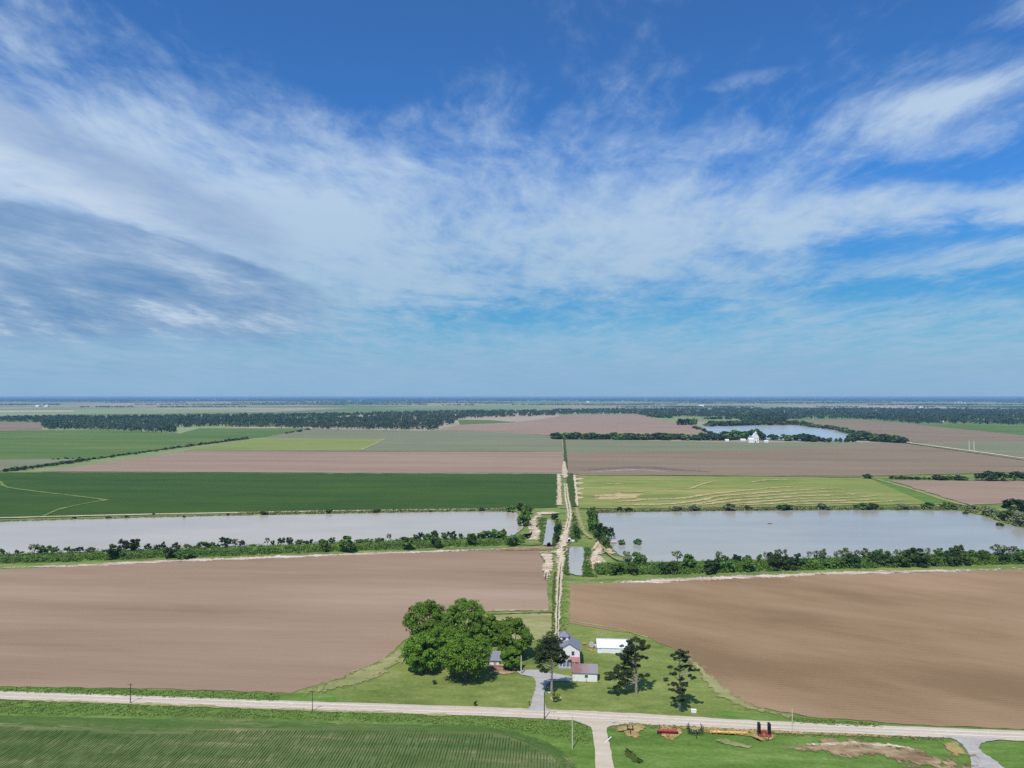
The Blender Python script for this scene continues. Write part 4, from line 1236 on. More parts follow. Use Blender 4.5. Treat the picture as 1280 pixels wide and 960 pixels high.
# around the pools and pond ends
for px, top, w, yb, kd, tn, lb in [
    (638, 630, 11, 640, 'bush', 'leaf', 'green bush on the back corner of the left pond, left of the larger trees'), (650, 629.5, 9, 638, 'bush', 'dark', 'dark bush behind the trees at the end of the left pond'),
    (660, 631, 11, 643, 'tree', 'leaf', 'broad green tree at the end of the left pond, furthest right'), (655, 636, 14, 657, 'tree', 'leaf', 'largest green tree at the end of the left pond beside the water'),
    (654, 642, 11, 658, 'bush', 'leaf', 'rounded bush at the foot of the trees at the end of the left pond'),
    (693, 641, 9, 649, 'bush', 'dark', 'dark bush at the head of the narrow pool'), (697, 654, 7, 668, 'bush', 'dark', 'dark bush between the narrow pool and the farm track'),
    (696, 664, 7, 678, 'bush', 'dark', 'second dark bush beside the narrow pool, nearer the brown field'), (640, 671, 11, 682, 'bush', 'dark', 'dark bush at the track end of the left pond brush'),
    (721, 657, 8, 673, 'bush', 'dark', 'dark bush beside the white culvert pipe'), (741, 635, 10, 652, 'bush', 'leaf', 'tall bush at the back corner of the right pond end'),
    (741, 646, 10, 664, 'bush', 'leaf', 'green bush in the row at the right pond end'), (752, 655.5, 17, 677, 'tree', 'dark', 'large dark tree at the end of the right pond'),
    (764, 660, 8, 674, 'tree', 'dark', 'small dark tree leaning out over the right pond'), (757, 669, 9, 684, 'bush', 'leaf', 'green bush below the large dark tree at the right pond'),
    (777.5, 675, 8, 681, 'bush', 'leaf', 'left one of two small bushes standing in the right pond'), (797, 674, 9, 680.5, 'bush', 'leaf', 'right one of two small bushes standing in the right pond'),
    (1207, 639.5, 7, 642.5, 'bush', 'leaf', 'low bush in the water at the far corner of the right pond'), (1250, 652.5, 8, 657.5, 'bush', 'leaf', 'low round bush in the water near the right edge'),
    (774, 633, 6, 639.5, 'bush', 'dark', 'left one of two small dark bushes behind the right pond'), (785, 634, 7, 639.5, 'bush', 'dark', 'right one of two small dark bushes behind the right pond'),
    (846, 632, 12, 638.5, 'bush', 'grey', 'greyish bush on the back bank of the right pond, first from the track'), (869, 631, 12, 638, 'bush', 'grey', 'pale bush on the back bank of the right pond'),
    (912, 630, 16, 637.8, 'bush', 'grey', 'wide greyish bush on the back bank of the right pond'), (935, 632, 9, 637.5, 'bush', 'leaf', 'green bush right of the wide greyish one on the back bank'),
    (980, 630, 18, 637.3, 'bush', 'leaf', 'widest green bush on the back bank of the right pond'), (1030, 629, 13, 637, 'bush', 'grey', 'grey bush on the back bank below the hay rows'),
    (1078, 629, 15, 636.5, 'bush', 'leaf', 'green bush on the back bank below the end of the hay field'), (1092, 628, 13, 636.3, 'bush', 'dark', 'dark bush beside the green one on the back bank'),
    (1130, 629.5, 13, 636, 'bush', 'grey', 'grey bush on the back bank near the pale track'), (1160, 628.5, 13, 635.5, 'bush', 'leaf', 'green bush on the back bank beside the grass wedge'),
    (1186, 628, 17, 635.5, 'bush', 'leaf', 'broad bush on the back bank near the far corner'), (1215, 631, 13, 638, 'bush', 'grey', 'grey bush at the turn of the right pond bank'),
    (1236, 633, 15, 644, 'bush', 'grey', 'broad grey bush just past the turn of the right pond bank'), (1256, 638, 14, 650, 'bush', 'leaf', 'green bush on the far corner slope above the water'),
    (1268, 624.5, 22, 641, 'tree', 'dark', 'large dark tree at the far corner of the right pond'), (1282, 625, 16, 643, 'tree', 'dark', 'second dark tree at the far corner, cut by the frame'),
    (1276, 641, 16, 657, 'bush', 'grey', 'greyish bush at the water by the right edge'),
    (93, 645.5, 4, 648.5, 'bush', 'dark', 'tiny dark bush behind the left pond, leftmost'), (136, 645.5, 6, 648, 'bush', 'dark', 'low dark bush on the waterline behind the left pond'),
    (158, 644.5, 4, 647.5, 'bush', 'dark', 'tiny dark bush near the back waterline of the left pond'), (192, 640, 3, 644.5, 'bush', 'grey', 'thin grey bush on the crop edge behind the left pond'),
    (230, 644, 3, 647, 'bush', 'dark', 'tiny dark bush standing in the water behind the left pond'), (285, 641.5, 4, 644.5, 'bush', 'dark', 'tiny dark bush on the back track of the left pond'),
    (412, 635, 7, 641.3, 'bush', 'leaf', 'tall reedy bush on the back bank of the left pond'), (330, 639, 8, 643.5, 'bush', 'leaf', 'low green bush on the back bank of the left pond'),
    (470, 636.5, 7, 640.5, 'bush', 'leaf', 'low bush right of the reedy one behind the left pond'), (602, 634.5, 6, 639, 'bush', 'dark', 'dark bush on the back bank near the track end of the left pond'),
    (832, 847, 7, 850, 'bush', 'dark', 'small dark bush on the lawn between the two tall pines'), (543, 850.5, 6, 853.5, 'bush', 'dark', 'small dark bush on the lawn in front of the oaks'),
    (695, 866, 9.5, 875, 'bush', 'lime', 'round yellow green bush inside a stone ring by the driveway'), (594, 876.5, 4, 881, 'bush', 'dark', 'tiny dark bush on the lawn beside the road'),
    (1084, 592.5, 8, 598, 'bush', 'dark', 'lone dark bush at the corner of the hay field'),
]:
    plant(px, top, w, yb, lb, None, kd, tn, 0.3)

# rows of far trees and bushes
frnd = random.Random(9)


def row(line, n, wr, hr, label, group, tones=('dark', 'dark', 'leaf'), kind='bush', z=0.4, jitter=0.5, jy=0.5):
    for i in range(n):
        f = (i + frnd.uniform(-jitter, jitter) * .8 + .5) / n
        k = min(len(line) - 2, max(0, int(f * (len(line) - 1))))
        t = f * (len(line) - 1) - k
        x = line[k][0] + (line[k + 1][0] - line[k][0]) * t
        y = line[k][1] + (line[k + 1][1] - line[k][1]) * t + frnd.uniform(-jy, jy)
        w, h = frnd.uniform(*wr), frnd.uniform(*hr)
        plant(x, y - h, w, y, label, group, kind, frnd.choice(tones), z, True)


row([(692, 548.6), (780, 549), (868, 549.6)], 32, (11, 16), (6, 8.6), 'rounded dark tree in the long tree row left of the white farm', 'trees in the row beside the white farm')
row([(868, 549.6), (900, 550), (932, 549.5)], 13, (10, 14), (5.5, 9), 'dark tree crowding the sheds left of the white farmhouse', 'trees left of the white farmhouse')
row([(950, 549.5), (1000, 551), (1020, 551.5)], 12, (9, 14), (6, 9.5), 'dark tree just right of the white farmhouse', 'trees right of the white farmhouse')
row([(905, 547), (950, 545.5)], 7, (9, 14), (7, 9.5), 'tall dark tree behind the white farmhouse', 'trees behind the white farmhouse')
row([(1010, 552), (1070, 552.5)], 11, (4, 7), (4, 8), 'small tree spaced out along the near shore of the far pond', 'trees along the near shore of the far pond')
row([(1066, 549), (1100, 551.5), (1130, 553.3)], 14, (12, 17), (7, 10), 'dark tree in the clump at the right end of the far pond', 'trees at the right end of the far pond')
row([(1000, 531.5), (1040, 537), (1070, 543.5), (1100, 548)], 18, (8, 12), (4, 6.5), 'tree along the slanting back shore of the far pond', 'trees along the back shore of the far pond', ('dark', 'leaf'))
row([(884, 532.5), (930, 531.5), (1000, 530.5)], 20, (9, 13), (4, 6.5), 'dark tree on the straight back shore of the far pond', 'trees on the straight back shore')
row([(850, 531), (872, 531.5)], 3, (7, 10), (6, 9), 'tall tree at the left corner of the far pond', 'trees at the corner of the far pond')
row([(866, 534), (885, 541), (903, 547)], 8, (5, 7), (2.5, 4), 'low bush on the left shore of the far pond', 'bushes on the left shore of the far pond')
row([(818, 522.5), (842, 522.5)], 4, (6, 9), (3.5, 4.8), 'lone round tree in the field left of the far wood', 'lone trees left of the far wood')
row([(880, 523.7), (922, 523.5)], 7, (5, 8), (2, 3), 'low tree in the thin row before the far wood', 'thin row before the far wood')
row([(6, 590), (60, 582.5), (110, 575.5)], 17, (4, 8), (2.5, 5), 'dark bush at the near end of the diagonal ditch', 'bushes along the diagonal ditch', ('dark', 'leaf'))
row([(110, 575), (160, 568.5), (210, 561.5), (260, 554.5)], 30, (2.5, 6), (1.6, 3.2), 'little dark bush along the middle of the diagonal ditch', 'bushes along the diagonal ditch', ('dark', 'leaf'))
row([(250, 556), (310, 548)], 14, (3, 6), (1.6, 3), 'little dark bush at the far end of the diagonal ditch', 'bushes along the diagonal ditch')
row([(62, 574.5), (104, 572.5)], 6, (2.5, 4), (1, 1.8), 'tiny bush in the pale edge of the long green field', 'bushes in the edge of the green field')
row([(355, 542), (385, 537.5)], 6, (4, 6), (1.4, 2.2), 'low bush in the short row left of the yellow green field', 'short bush row by the wood')
row([(1108, 598.2), (1165, 599.3)], 7, (4, 8), (1.8, 4), 'small bush along the back of the small brown field', 'bushes behind the small brown field')
row([(1166, 599), (1212, 600)], 5, (8, 11), (4.2, 6), 'round bush in the row left of the big dark trees', 'bushes behind the small brown field')
row([(1222, 600.5), (1256, 600.5)], 4, (13, 17), (8.5, 11), 'big dark tree in the clump near the right edge', 'big trees near the right edge', ('dark',), 'tree')
row([(1268, 600.5), (1290, 601)], 3, (13, 17), (8.5, 11.5), 'big dark tree at the right edge of the picture', 'big trees at the right edge', ('dark',), 'tree')

for lb, mem in cohorts.items():
    mem.sort(key=lambda t: t[0])
    n = len(mem)
    for i, (px, o) in enumerate(mem):
        if n == 1:
            o['label'] = lb
        elif n == 2:
            o['label'] = lb + (', left one' if i == 0 else ', right one')
        elif n <= 12:
            o['label'] = lb + f', {ORD[i]} from left'
        else:
            o['label'] = lb
    if n == 1 and 'group' in mem[0][1]:
        pass

# ------------------------------------------------------------------ oaks by the cottage
oaks = [  # x, width, top, base, label
    (531, 60, 757, 808, 'broad oak at the back left of the clump'), (580, 60, 755, 806, 'tallest broad oak at the back of the clump'), (527, 50, 797, 840, 'rounded oak at the front left of the clump'),
    (582, 67, 797, 850, 'large full oak at the front of the clump, nearest the road'), (641, 52, 777, 822, 'rounded oak at the right end of the clump'), (613, 26, 769, 808, 'slim oak squeezed between the tall one and the right end one'),
    (639, 30, 811, 837, 'low spreading tree just right of the cottage'), (554, 46, 784, 828, 'shaded oak in the middle of the clump'), (600, 32, 796, 827, 'shaded oak directly left of the cottage')]
for i, (px, w, top, yb, lb) in enumerate(oaks):
    k = ppm(px, yb)
    el = math.atan2(H, F / k)
    hgt = (yb - top) / k / math.cos(el) * 0.99
    r = w / 2 / k
    rng = np.random.default_rng(300 + i)
    random.seed(i)
    zc = hgt * 0.51
    V, Q, L = lobed(rng, (r * .98, r * .98, hgt * 0.5), zc, int(16 + w / 3), 80, 0.55, 0.27, -0.85, 9, 45, (.62, .84))
    e = empty('oak_tree', at(px, yb, 0), 0, lb, 'tree', 'oaks around the cottage')
    limbs(L, hgt * 0.25, 0.45, zc, 9).build('trunk', M['bark'], e)
    link_mesh('crown', np_mesh('crown', V, Q), M['oak_leaf'], e)


# ------------------------------------------------------------------ three tall pines
def pine(bx, by, X0, Y0, s, pads, label, lean=0.0, r0=0.42, seed=1, full=1.2):
    """pads: (X, Y, R) read in a close-up of scale s with its corner at X0, Y0"""
    rng = np.random.default_rng(seed)
    rnd = random.Random(seed)
    k = ppm(bx, by)
    el = math.atan2(H, F / k)
    e = empty('pine_tree', at(bx, by, 0), 0, label, 'tree', 'tall pines in front of the farmhouse')
    P3 = []
    for X, Y, r in pads:
        px, py, rm = X0 + X * s, Y0 + Y * s, r * s / k * full
        dy = rnd.uniform(-2.6, 2.6)
        P3.append((np.array([(px - bx) / k, dy, (by - py) / k / math.cos(el) - dy * math.tan(el)]), rm))
    top = max(p[2] for p, _ in P3)
    mb = MB()
    tr = [(0, 0, -0.3), (lean * .2, 0, top * .3), (lean * .6, 0, top * .65), (lean, 0, top)]
    mb.tube(tr, [r0 * 1.25, r0, r0 * .65, r0 * .2], 9)
    mb.build('trunk', M['pine_bark'], e)
    br = MB()
    for p, rm in P3:
        z0 = max(top * .2, p[2] - 0.35 * np.linalg.norm(p[:2]) - 0.6)
        br.tube([(lean * z0 / top, 0, z0), tuple((p * 0.55 + np.array([lean * z0 / top, 0, z0]) * .45) - [0, 0, .25]), tuple(p - [0, 0, rm * .3])], [0.2, 0.13, 0.06], 5)
    br.build('branches', M['pine_bark'], e)
    Cs, Ns = [], []
    for p, rm in P3:
        for _ in range(6):
            c = p + rng.normal(0, rm * .62, 3) * [1, 1, .3]
            n = int(40 + 30 * rm)
            d = sph(rng, n)
            Cs.append(c + d * [rm * .62, rm * .62, rm * .3] * rng.uniform(.45, 1.05, (n, 1)))
            Ns.append(d + [0, 0, .5])
    V, Q = quads(np.concatenate(Cs), np.concatenate(Ns), 0.46, rng, 0.7)
    link_mesh('crown', np_mesh('crown', V, Q), M['pine_needle'], e)


pine(689.5, 868, 590, 800, 0.1042, [(960, 35, 55), (900, 70, 55), (1010, 65, 50), (860, 120, 55), (950, 115, 60), (1030, 120, 45), (830, 180, 50), (900, 170, 55), (980, 180, 55), (1040, 190, 45), (805, 235, 45), (870, 230, 50),
     (940, 235, 50), (1010, 240, 45), (1075, 235, 45), (1110, 250, 38), (830, 290, 40), (800, 275, 32), (1040, 290, 38), (845, 385, 32), (825, 350, 25), (1100, 290, 30), (930, 150, 50), (990, 120, 50)],
     'rounded umbrella crowned pine beside the driveway', 0.4, 0.42, 1, 1.45)
pine(795.5, 867.5, 740, 790, 0.1172, [(470, 125, 42), (410, 165, 45), (520, 160, 45), (350, 210, 38), (440, 205, 50), (575, 210, 33), (500, 215, 38), (380, 265, 48), (450, 270, 45), (310, 300, 35), (390, 320, 50), (460, 320, 35), (550, 305, 30),
     (350, 365, 48), (430, 375, 46), (515, 378, 22), (300, 410, 42), (380, 415, 46), (270, 450, 42), (340, 450, 36), (205, 490, 46), (170, 510, 32), (245, 500, 42), (300, 490, 36), (380, 480, 40), (595, 468, 28), (540, 480, 26), (300, 560, 36), (265, 600, 28), (350, 540, 34)],
     'tall ragged pine with a long low left branch', -0.3, 0.42, 2)
pine(850, 888.5, 740, 790, 0.1172, [(950, 262, 33), (900, 290, 33), (870, 315, 28), (985, 295, 33), (1005, 320, 24), (930, 320, 28), (880, 345, 22), (1000, 355, 22), (845, 420, 26), (900, 440, 26), (880, 480, 32), (960, 420, 22), (1010, 405, 22),
     (1050, 410, 20), (1060, 445, 26), (1095, 450, 20), (1080, 515, 30), (1010, 575, 24), (960, 540, 24), (870, 590, 22), (950, 600, 40), (975, 590, 32), (910, 640, 36), (870, 640, 25), (960, 660, 40), (930, 700, 36), (890, 720, 26), (960, 740, 30)],
     'thin sparse pine at the right side of the lawn', 0.0, 0.36, 3, 1.1)


# ------------------------------------------------------------------ distant woods (read as one mass)
def wood(name, poly, n, label, seed, size=1.35, hgt=15, holes=(), per=13, mat='wood_far', zj=0.35):
    rnd, rng = random.Random(seed), np.random.default_rng(seed)
    Cs, Ns, Ss = [], [], []
    for px, py in scatter(poly, n, rnd, holes):
        p = np.array(at(px, py, 0))
        r = size * p[1] / F * rnd.uniform(.75, 1.35)
        r = max(r, 4.0)
        h = hgt * rnd.uniform(1 - zj, 1 + zj * .8)
        d = sph(rng, per)
        d[:, 2] = np.abs(d[:, 2])
        z = h - min(r, h * .45)
        Cs.append(p + [0, 0, z] + d * [r, r, min(r, h * .45)])
        Ns.append(d + [0, 0, .3])
        Ss.append(np.full(per, r * 1.0))
        # lower skirt so that the front of the wood is closed to the ground
        k = 5
        a = rng.uniform(0, 2 * math.pi, k)
        dd = np.stack([np.cos(a), np.sin(a), np.zeros(k)], 1)
        Cs.append(p + dd * r * .9 + np.stack([np.zeros(k), np.zeros(k), rng.uniform(.1, .7, k) * h], 1))
        Ns.append(dd + [0, 0, .2])
        Ss.append(np.full(k, r * 1.0))
    V, Q = quads(np.concatenate(Cs), np.concatenate(Ns), np.concatenate(Ss), rng, .4)
    return tag(link_mesh(name, np_mesh(name, V, Q), M[mat]), label, 'wood', None, 'stuff')


wood('wood', [(-130, 523), (0, 522.5), (60, 522), (180, 521.5), (300, 519.5), (440, 518), (500, 516), (600, 514.5), (690, 514), (692, 519.5), (620, 522), (572, 524), (567, 530), (550, 533), (545, 538), (500, 537.5), (400, 536.5), (320, 534.5), (250, 533.5),
      (215, 534.5), (222, 541), (200, 541), (150, 538.5), (90, 537), (54, 537), (52, 528.5), (0, 527), (-130, 527)], 5600, 'dark wood spread across the plain on the left', 31, 1.5, 15,
     [[(355, 521.3), (395, 521.3), (395, 523.3), (355, 523.3)], [(420, 521), (455, 521), (455, 523), (420, 523)], [(463, 520.8), (478, 520.8), (478, 522.6), (463, 522.6)], [(60, 529), (110, 528), (112, 530), (60, 531)]])
wood('wood', [(690, 513), (800, 512), (960, 511), (1100, 511.5), (1280, 513), (1400, 513), (1400, 534), (1280, 531.5), (1200, 529.5), (1145, 530), (1118, 527.5), (1070, 523.5), (1000, 523.5), (985, 524.5), (980, 530), (930, 530.5), (922, 523),
     (860, 521), (830, 521.5), (812, 522), (795, 517.5), (710, 518), (690, 519.5)], 5600, 'dark wood spread across the plain on the right', 32, 1.5, 15,
     [[(1210, 525.5), (1240, 525), (1240, 528.5), (1210, 528.5)], [(1265, 524.5), (1300, 524.5), (1300, 527), (1265, 527)]])
wood('wood', [(926, 526), (984, 526), (984, 530.8), (928, 530.8)], 160, 'taller clump of trees behind the far pond', 33, 1.9, 34)
wood('wood', [(-130, 498.0), (1410, 498.0), (1410, 501.2), (900, 501.8), (500, 501.3), (200, 502), (-130, 501.6)], 3600, 'deep blue band of woods right under the horizon', 35, 1.5, 22, zj=.25)
hb = []
hr = random.Random(4)
for y, n, hh in ((509.5, 10, 13), (506.5, 14, 15), (504, 14, 16), (502, 16, 18), (500.6, 18, 19), (499.5, 18, 20), (498.7, 16, 22)):
    for _ in range(n):
        x = hr.uniform(-120, 1300)
        L_ = hr.uniform(25, 190)
        hb.append((x, y + hr.uniform(-.5, .5), L_, hh))
Cs, Ns, Ss = [], [], []
rng = np.random.default_rng(40)
for x, y, L_, hh in hb:
    n = int(L_ * 1.1)
    for _ in range(n):
        p = np.array(at(x + rng.uniform(0, L_), y + rng.uniform(-.25, .25), 0))
        r = 1.1 * p[1] / F
        d = sph(rng, 5)
        d[:, 2] = np.abs(d[:, 2])
        h = hh * rng.uniform(.7, 1.3)
        Cs.append(p + [0, 0, h * .5] + d * [r, r, h * .5])
        Ns.append(d + [0, -.4, .3])
        Ss.append(np.full(5, r * 1.2))
C_ = np.concatenate(Cs)
V, Q = quads(C_, np.concatenate(Ns), np.concatenate(Ss), rng, .4)
V[:, 2] = np.clip(V[:, 2], -0.2, 34)
tag(link_mesh('wood', np_mesh('wood', V, Q), M['wood_far']), 'thin dark belts of trees far off along the horizon', 'wood', None, 'stuff')
for poly, lb in (([(355, 521.6), (395, 521.6), (395, 523.2), (355, 523.2)], 'pale slit of water showing inside the left wood'), ([(420, 521.2), (455, 521.2), (455, 522.8), (420, 522.8)], 'second pale slit of water inside the left wood'),
                 ([(463, 521), (478, 521), (478, 522.4), (463, 522.4)], 'short pale slit of water inside the left wood'), ([(-100, 513.6), (92, 513.2), (92, 514.4), (-100, 514.8)], 'pale strip of bare ground beyond the left wood')):
    sheet('clearing', poly, 0.5, M['water_far'] if 'water' in lb else M['gravel_pale'], lb, 'water' if 'water' in lb else 'field')

# ------------------------------------------------------------------ buildings
def gable_wall(mb, x0, x1, y0, y1, h, ridge, along='y'):
    if along == 'y':
        mb.prism_y([(x0, -.3), (x1, -.3), (x1, h), ((x0 + x1) / 2, ridge), (x0, h)], y0, y1)
    else:
        mb.prism_x([(y0, -.3), (y1, -.3), (y1, h), ((y0 + y1) / 2, ridge), (y0, h)], x0, x1)


def gable_roof(mb, x0, x1, y0, y1, h, ridge, along='y', ov=.45, t=.18):
    if along == 'y':
        m_ = (x0 + x1) / 2
        s = (ridge - h) / (m_ - x0)
        e = h - s * ov
        mb.prism_y([(x0 - ov, e + .02), (m_, ridge + .02), (x1 + ov, e + .02), (x1 + ov, e + t), (m_, ridge + t + .05), (x0 - ov, e + t)], y0 - ov, y1 + ov)
    else:
        m_ = (y0 + y1) / 2
        s = (ridge - h) / (m_ - y0)
        e = h - s * ov
        mb.prism_x([(y0 - ov, e + .02), (m_, ridge + .02), (y1 + ov, e + .02), (y1 + ov, e + t), (m_, ridge + t + .05), (y0 - ov, e + t)], x0 - ov, x1 + ov)


def window(parent, x, y, z, w=1.0, h=1.5):
    f = MB()
    for a in ((x - w / 2 - .1, x - w / 2, z - h / 2, z + h / 2), (x + w / 2, x + w / 2 + .1, z - h / 2, z + h / 2), (x - w / 2 - .1, x + w / 2 + .1, z + h / 2, z + h / 2 + .1), (x - w / 2 - .14, x + w / 2 + .14, z - h / 2 - .12, z - h / 2),
              (x - w / 2, x + w / 2, z - .03, z + .03)):
        f.box(a[0], a[1], y - .09, y - .003, a[2], a[3])
    fo = f.build('window', M['grey_paint'], parent)
    MB().box(x - w / 2, x + w / 2, y - .05, y - .004, z - h / 2, z + h / 2).build('pane', M['glass'], fo)


def door(parent, x, y, w=1.0, h=2.1, mat='grey_paint'):
    d_ = MB().box(x - w / 2, x + w / 2, y - .07, y - .004, 0, h).build('door', M[mat], parent)
    MB().box(x + w / 2 - .2, x + w / 2 - .1, y - .13, y - .07, 1.0, 1.1).build('handle', M['galv'], d_)


M['porch_red'] = plain('porch_red', rgb(158, 114, 114), 0.8, 0.1, 0.15, 2)
# two storey farmhouse
e = empty('farmhouse', at(711.5, 833, 0), TH, 'white two storey farmhouse with grey gabled roof and red porch roof', 'house')
w = MB()
gable_wall(w, -4.5, 4.5, 0, 10.5, 7.0, 9.7)
w.build('wall', M['white_paint'], e)
r = MB()
gable_roof(r, -4.5, 4.5, 0, 10.5, 7.0, 9.7)
r.build('roof', M['shingle_grey'], e)
wg = MB().box(-4.1, -0.35, 5.2, 9.4, 6.6, 11.0).build('tower', M['white_paint'], e)
wr = MB()
x0, x1, y0, y1 = -4.6, 0.15, 4.7, 9.9
wr.add([(x0, y0, 10.95), (x1, y0, 10.95), (x1, y1, 10.95), (x0, y1, 10.95), (-2.2, 7.0, 12.8), (-2.2, 7.6, 12.8)], [(0, 1, 4), (1, 2, 5, 4), (2, 3, 5), (3, 0, 4, 5), (3, 2, 1, 0)])
wr.build('tower_roof', M['shingle_grey'], wg)
la = MB()
la.prism_x([(10.6, -.3), (15, -.3), (15, 5.4), (10.6, 6.8)], 1.2, 4.6)
la.build('lean_to', M['metal_roof'], e)
for x in (-2.2, 1.6):
    window(e, x, 0, 5.6)
window(e, 2.9, 0, 1.9, 1.1, 1.3)
door(e, 0.9, 0)
window(wg, -2.2, 5.2, 9.9, 1.3, 1.0)
pr = MB()
pr.prism_x([(-2.7, 2.75), (-.02, 3.9), (-.02, 4.08), (-2.7, 2.93)], 0.1, 4.6)
po = pr.build('porch_roof', M['porch_red'], e)
po['label'] = 'faded red porch roof'
lp = MB().prism_x([(-1.7, 2.6), (-.02, 3.1), (-.02, 3.25), (-1.7, 2.75)], -4.5, 0.0)
lp.build('porch_roof', M['grey_paint'], e)
for x, y in ((0.35, -2.5), (2.3, -2.5), (4.35, -2.5), (-4.3, -1.55), (-2.8, -1.55), (-1.3, -1.55)):
    MB().box(x - .11, x + .11, y - .11, y + .11, -.1, 2.75 if y < -2 else 2.6).build('post', M['white_paint'], e)
MB().box(-4.5, 4.6, -2.75, -.02, -.2, .22).build('porch_floor', M['grey_paint'], e)

# garage
m, nt, b = new_mat('garage_shingle', 0.9, 0.1)
tc = nt.n.new('ShaderNodeTexCoord').outputs['Object']
sx_ = nt.sep(tc)[0]
nn = nt.noise(tc, 0.9, 5)
nt.put(b.inputs['Base Color'], nt.ramp(nt.m('MULTIPLY_ADD', nn, 0.5, nt.m('MULTIPLY_ADD', sx_, 0.09, 0.22)), [(0.25, rgb(132, 98, 96)), (0.45, rgb(136, 118, 118)), (0.7, rgb(138, 130, 134))]))
M['garage_shingle'] = m
e = empty('garage', at(731, 851.5, 0), TH, 'low white garage with worn red and grey roof in front of the farmhouse', 'garage')
w = MB()
gable_wall(w, -5, 5, 0, 6.2, 3.4, 5.7, 'x')
w.build('wall', M['white_paint'], e)
r = MB()
gable_roof(r, -5, 5, 0, 6.2, 3.4, 5.7, 'x', .35)
r.build('roof', M['garage_shingle'], e)
window(e, 0.6, 0, 2.0, 1.1, 0.9)
door(e, -3.1, 0, 1.0, 2.1, 'white_paint')
MB().tube([(0.55, -.6, 0), (0.55, -.6, 1.25)], .14, 8).build('gas_bottle', M['galv'], e)

# white metal shed
e = empty('metal_shed', at(768.5, 816.5, 0), TH, 'long white metal shed with low pale roof behind the garage', 'shed')
w = MB()
gable_wall(w, -7.7, 7.7, 0, 12, 2.3, 3.8, 'x')
w.build('wall', M['metal_roof'], e)
r = MB()
gable_roof(r, -7.7, 7.7, 0, 12, 2.3, 3.8, 'x', .3, .12)
for i in range(20):
    x = -7.6 + i * .8
    r.prism_x([(-.32, 2.35), (6, 3.96), (6, 4.02), (-.32, 2.41)], x, x + .06)
r.build('roof', M['metal_roof'], e)
for x in (-4, 3.2):
    MB().box(x - 1.9, x + 1.9, -.09, -.004, 0, 2.1).build('sliding_door', M['white_paint'], e)

# cottage under the oaks
e = empty('cottage', at(618, 832.5, 0), TH, 'small white cottage with dark grey roof half hidden by oaks', 'house')
w = MB()
gable_wall(w, -4.4, 4.2, 0, 7.5, 2.5, 4.9, 'x')
w.build('wall', M['white_paint'], e)
r = MB()
gable_roof(r, -4.4, 4.2, 0, 7.5, 2.5, 4.9, 'x')
r.build('roof', M['shingle_grey'], e)
window(e, 2.6, 0, 1.5, 1.0, 1.1)
window(e, -2.8, 0, 1.5, 1.0, 1.1)
door(e, 0.2, 0, 1.0, 2.0, 'grey_paint')
MB().box(-4.6, 5.2, -1.8, -.02, -.1, .5).build('terrace', M['brick'], e)

# ------------------------------------------------------------------ poles
def utility_pole(px, base, top, mat, label, arm=True, lamp=False, rad=.16, sides=8, transformer=False):
    k = ppm(px, base)
    hgt = (base - top) / k / math.cos(math.atan2(H, F / k))
    e = empty('utility_pole', at(px, base, 0), TH, label, 'pole')
    MB().tube([(0, 0, -.3), (0, 0, hgt * .5), (0, 0, hgt)], [rad * 1.15, rad, rad * .8], sides).build('pole', M[mat], e)
    if arm:
        a = MB().box(-1.1, 1.1, -rad - .13, -rad - .003, hgt - .55, hgt - .4).build('crossarm', M[mat], e)
        for x in (-1.0, 0.0, 1.0):
            MB().tube([(x, -rad - .06, hgt - .4), (x, -rad - .06, hgt - .22)], .05, 6).build('insulator', M['galv'], a)
    if lamp:
        b_ = MB().tube([(.1, 0, hgt - .35), (.9, 0, hgt - .05), (1.5, 0, hgt - .1)], .06, 6).build('lamp_arm', M['galv'], e)
        l_ = MB().box(1.35, 2.1, -.2, .2, hgt - .28, hgt - .1)
        l_.build('lamp_head', M['white_paint'], b_)
    if transformer:
        MB().tube([(.45, 0, hgt - 1.7), (.45, 0, hgt - .8)], .25, 10).build('transformer', M['galv'], e)
    return e


utility_pole(163, 879, 856.5, 'pole_brown', 'brown wooden pole with crossarm beside the road at left')
utility_pole(390.5, 889.5, 865.5, 'pole_brown', 'thin weathered pole on the verge below the dry grass corner', True, False, .13)
utility_pole(680.5, 899, 868, 'pole_brown', 'dark pole with a lamp arm opposite the driveway', False, True, .17, 8, False)
utility_pole(715.5, 935.5, 899, 'pole_pale', 'pale pole on the grass just left of the side road', False, False, .17)
utility_pole(990.5, 917.5, 889.5, 'pole_pale', 'pale pole beside the road right of the red folded implement', False, False, .17)
utility_pole(651.5, 842.5, 821.5, 'pole_pale', 'thick pale pole at the bend of the driveway', False, False, .26, 8)
utility_pole(1211.5, 562.5, 551, 'white_paint', 'left one of two tall white far poles beside the distant road', False, False, .42)
utility_pole(1217.5, 562.8, 551, 'white_paint', 'right one of two tall white far poles beside the distant road', False, False, .42)
utility_pole(980.5, 523.8, 512.5, 'white_paint', 'tall thin white mast in front of the right wood', False, False, .7)
utility_pole(1016.5, 524.5, 519, 'white_paint', 'short white mast at the edge of the far brown field', False, False, .7)


# ------------------------------------------------------------------ farm implements by the road
def wheel(parent, x, y, z, r=.45, w=.28):
    t_ = MB().tube([(x - w / 2, y, z), (x + w / 2, y, z)], r, 16).build('wheel', M['rubber'], parent)
    MB().tube([(x - w / 2 - .03, y, z), (x + w / 2 + .03, y, z)], r * .5, 12).build('rim', M['galv'], t_)


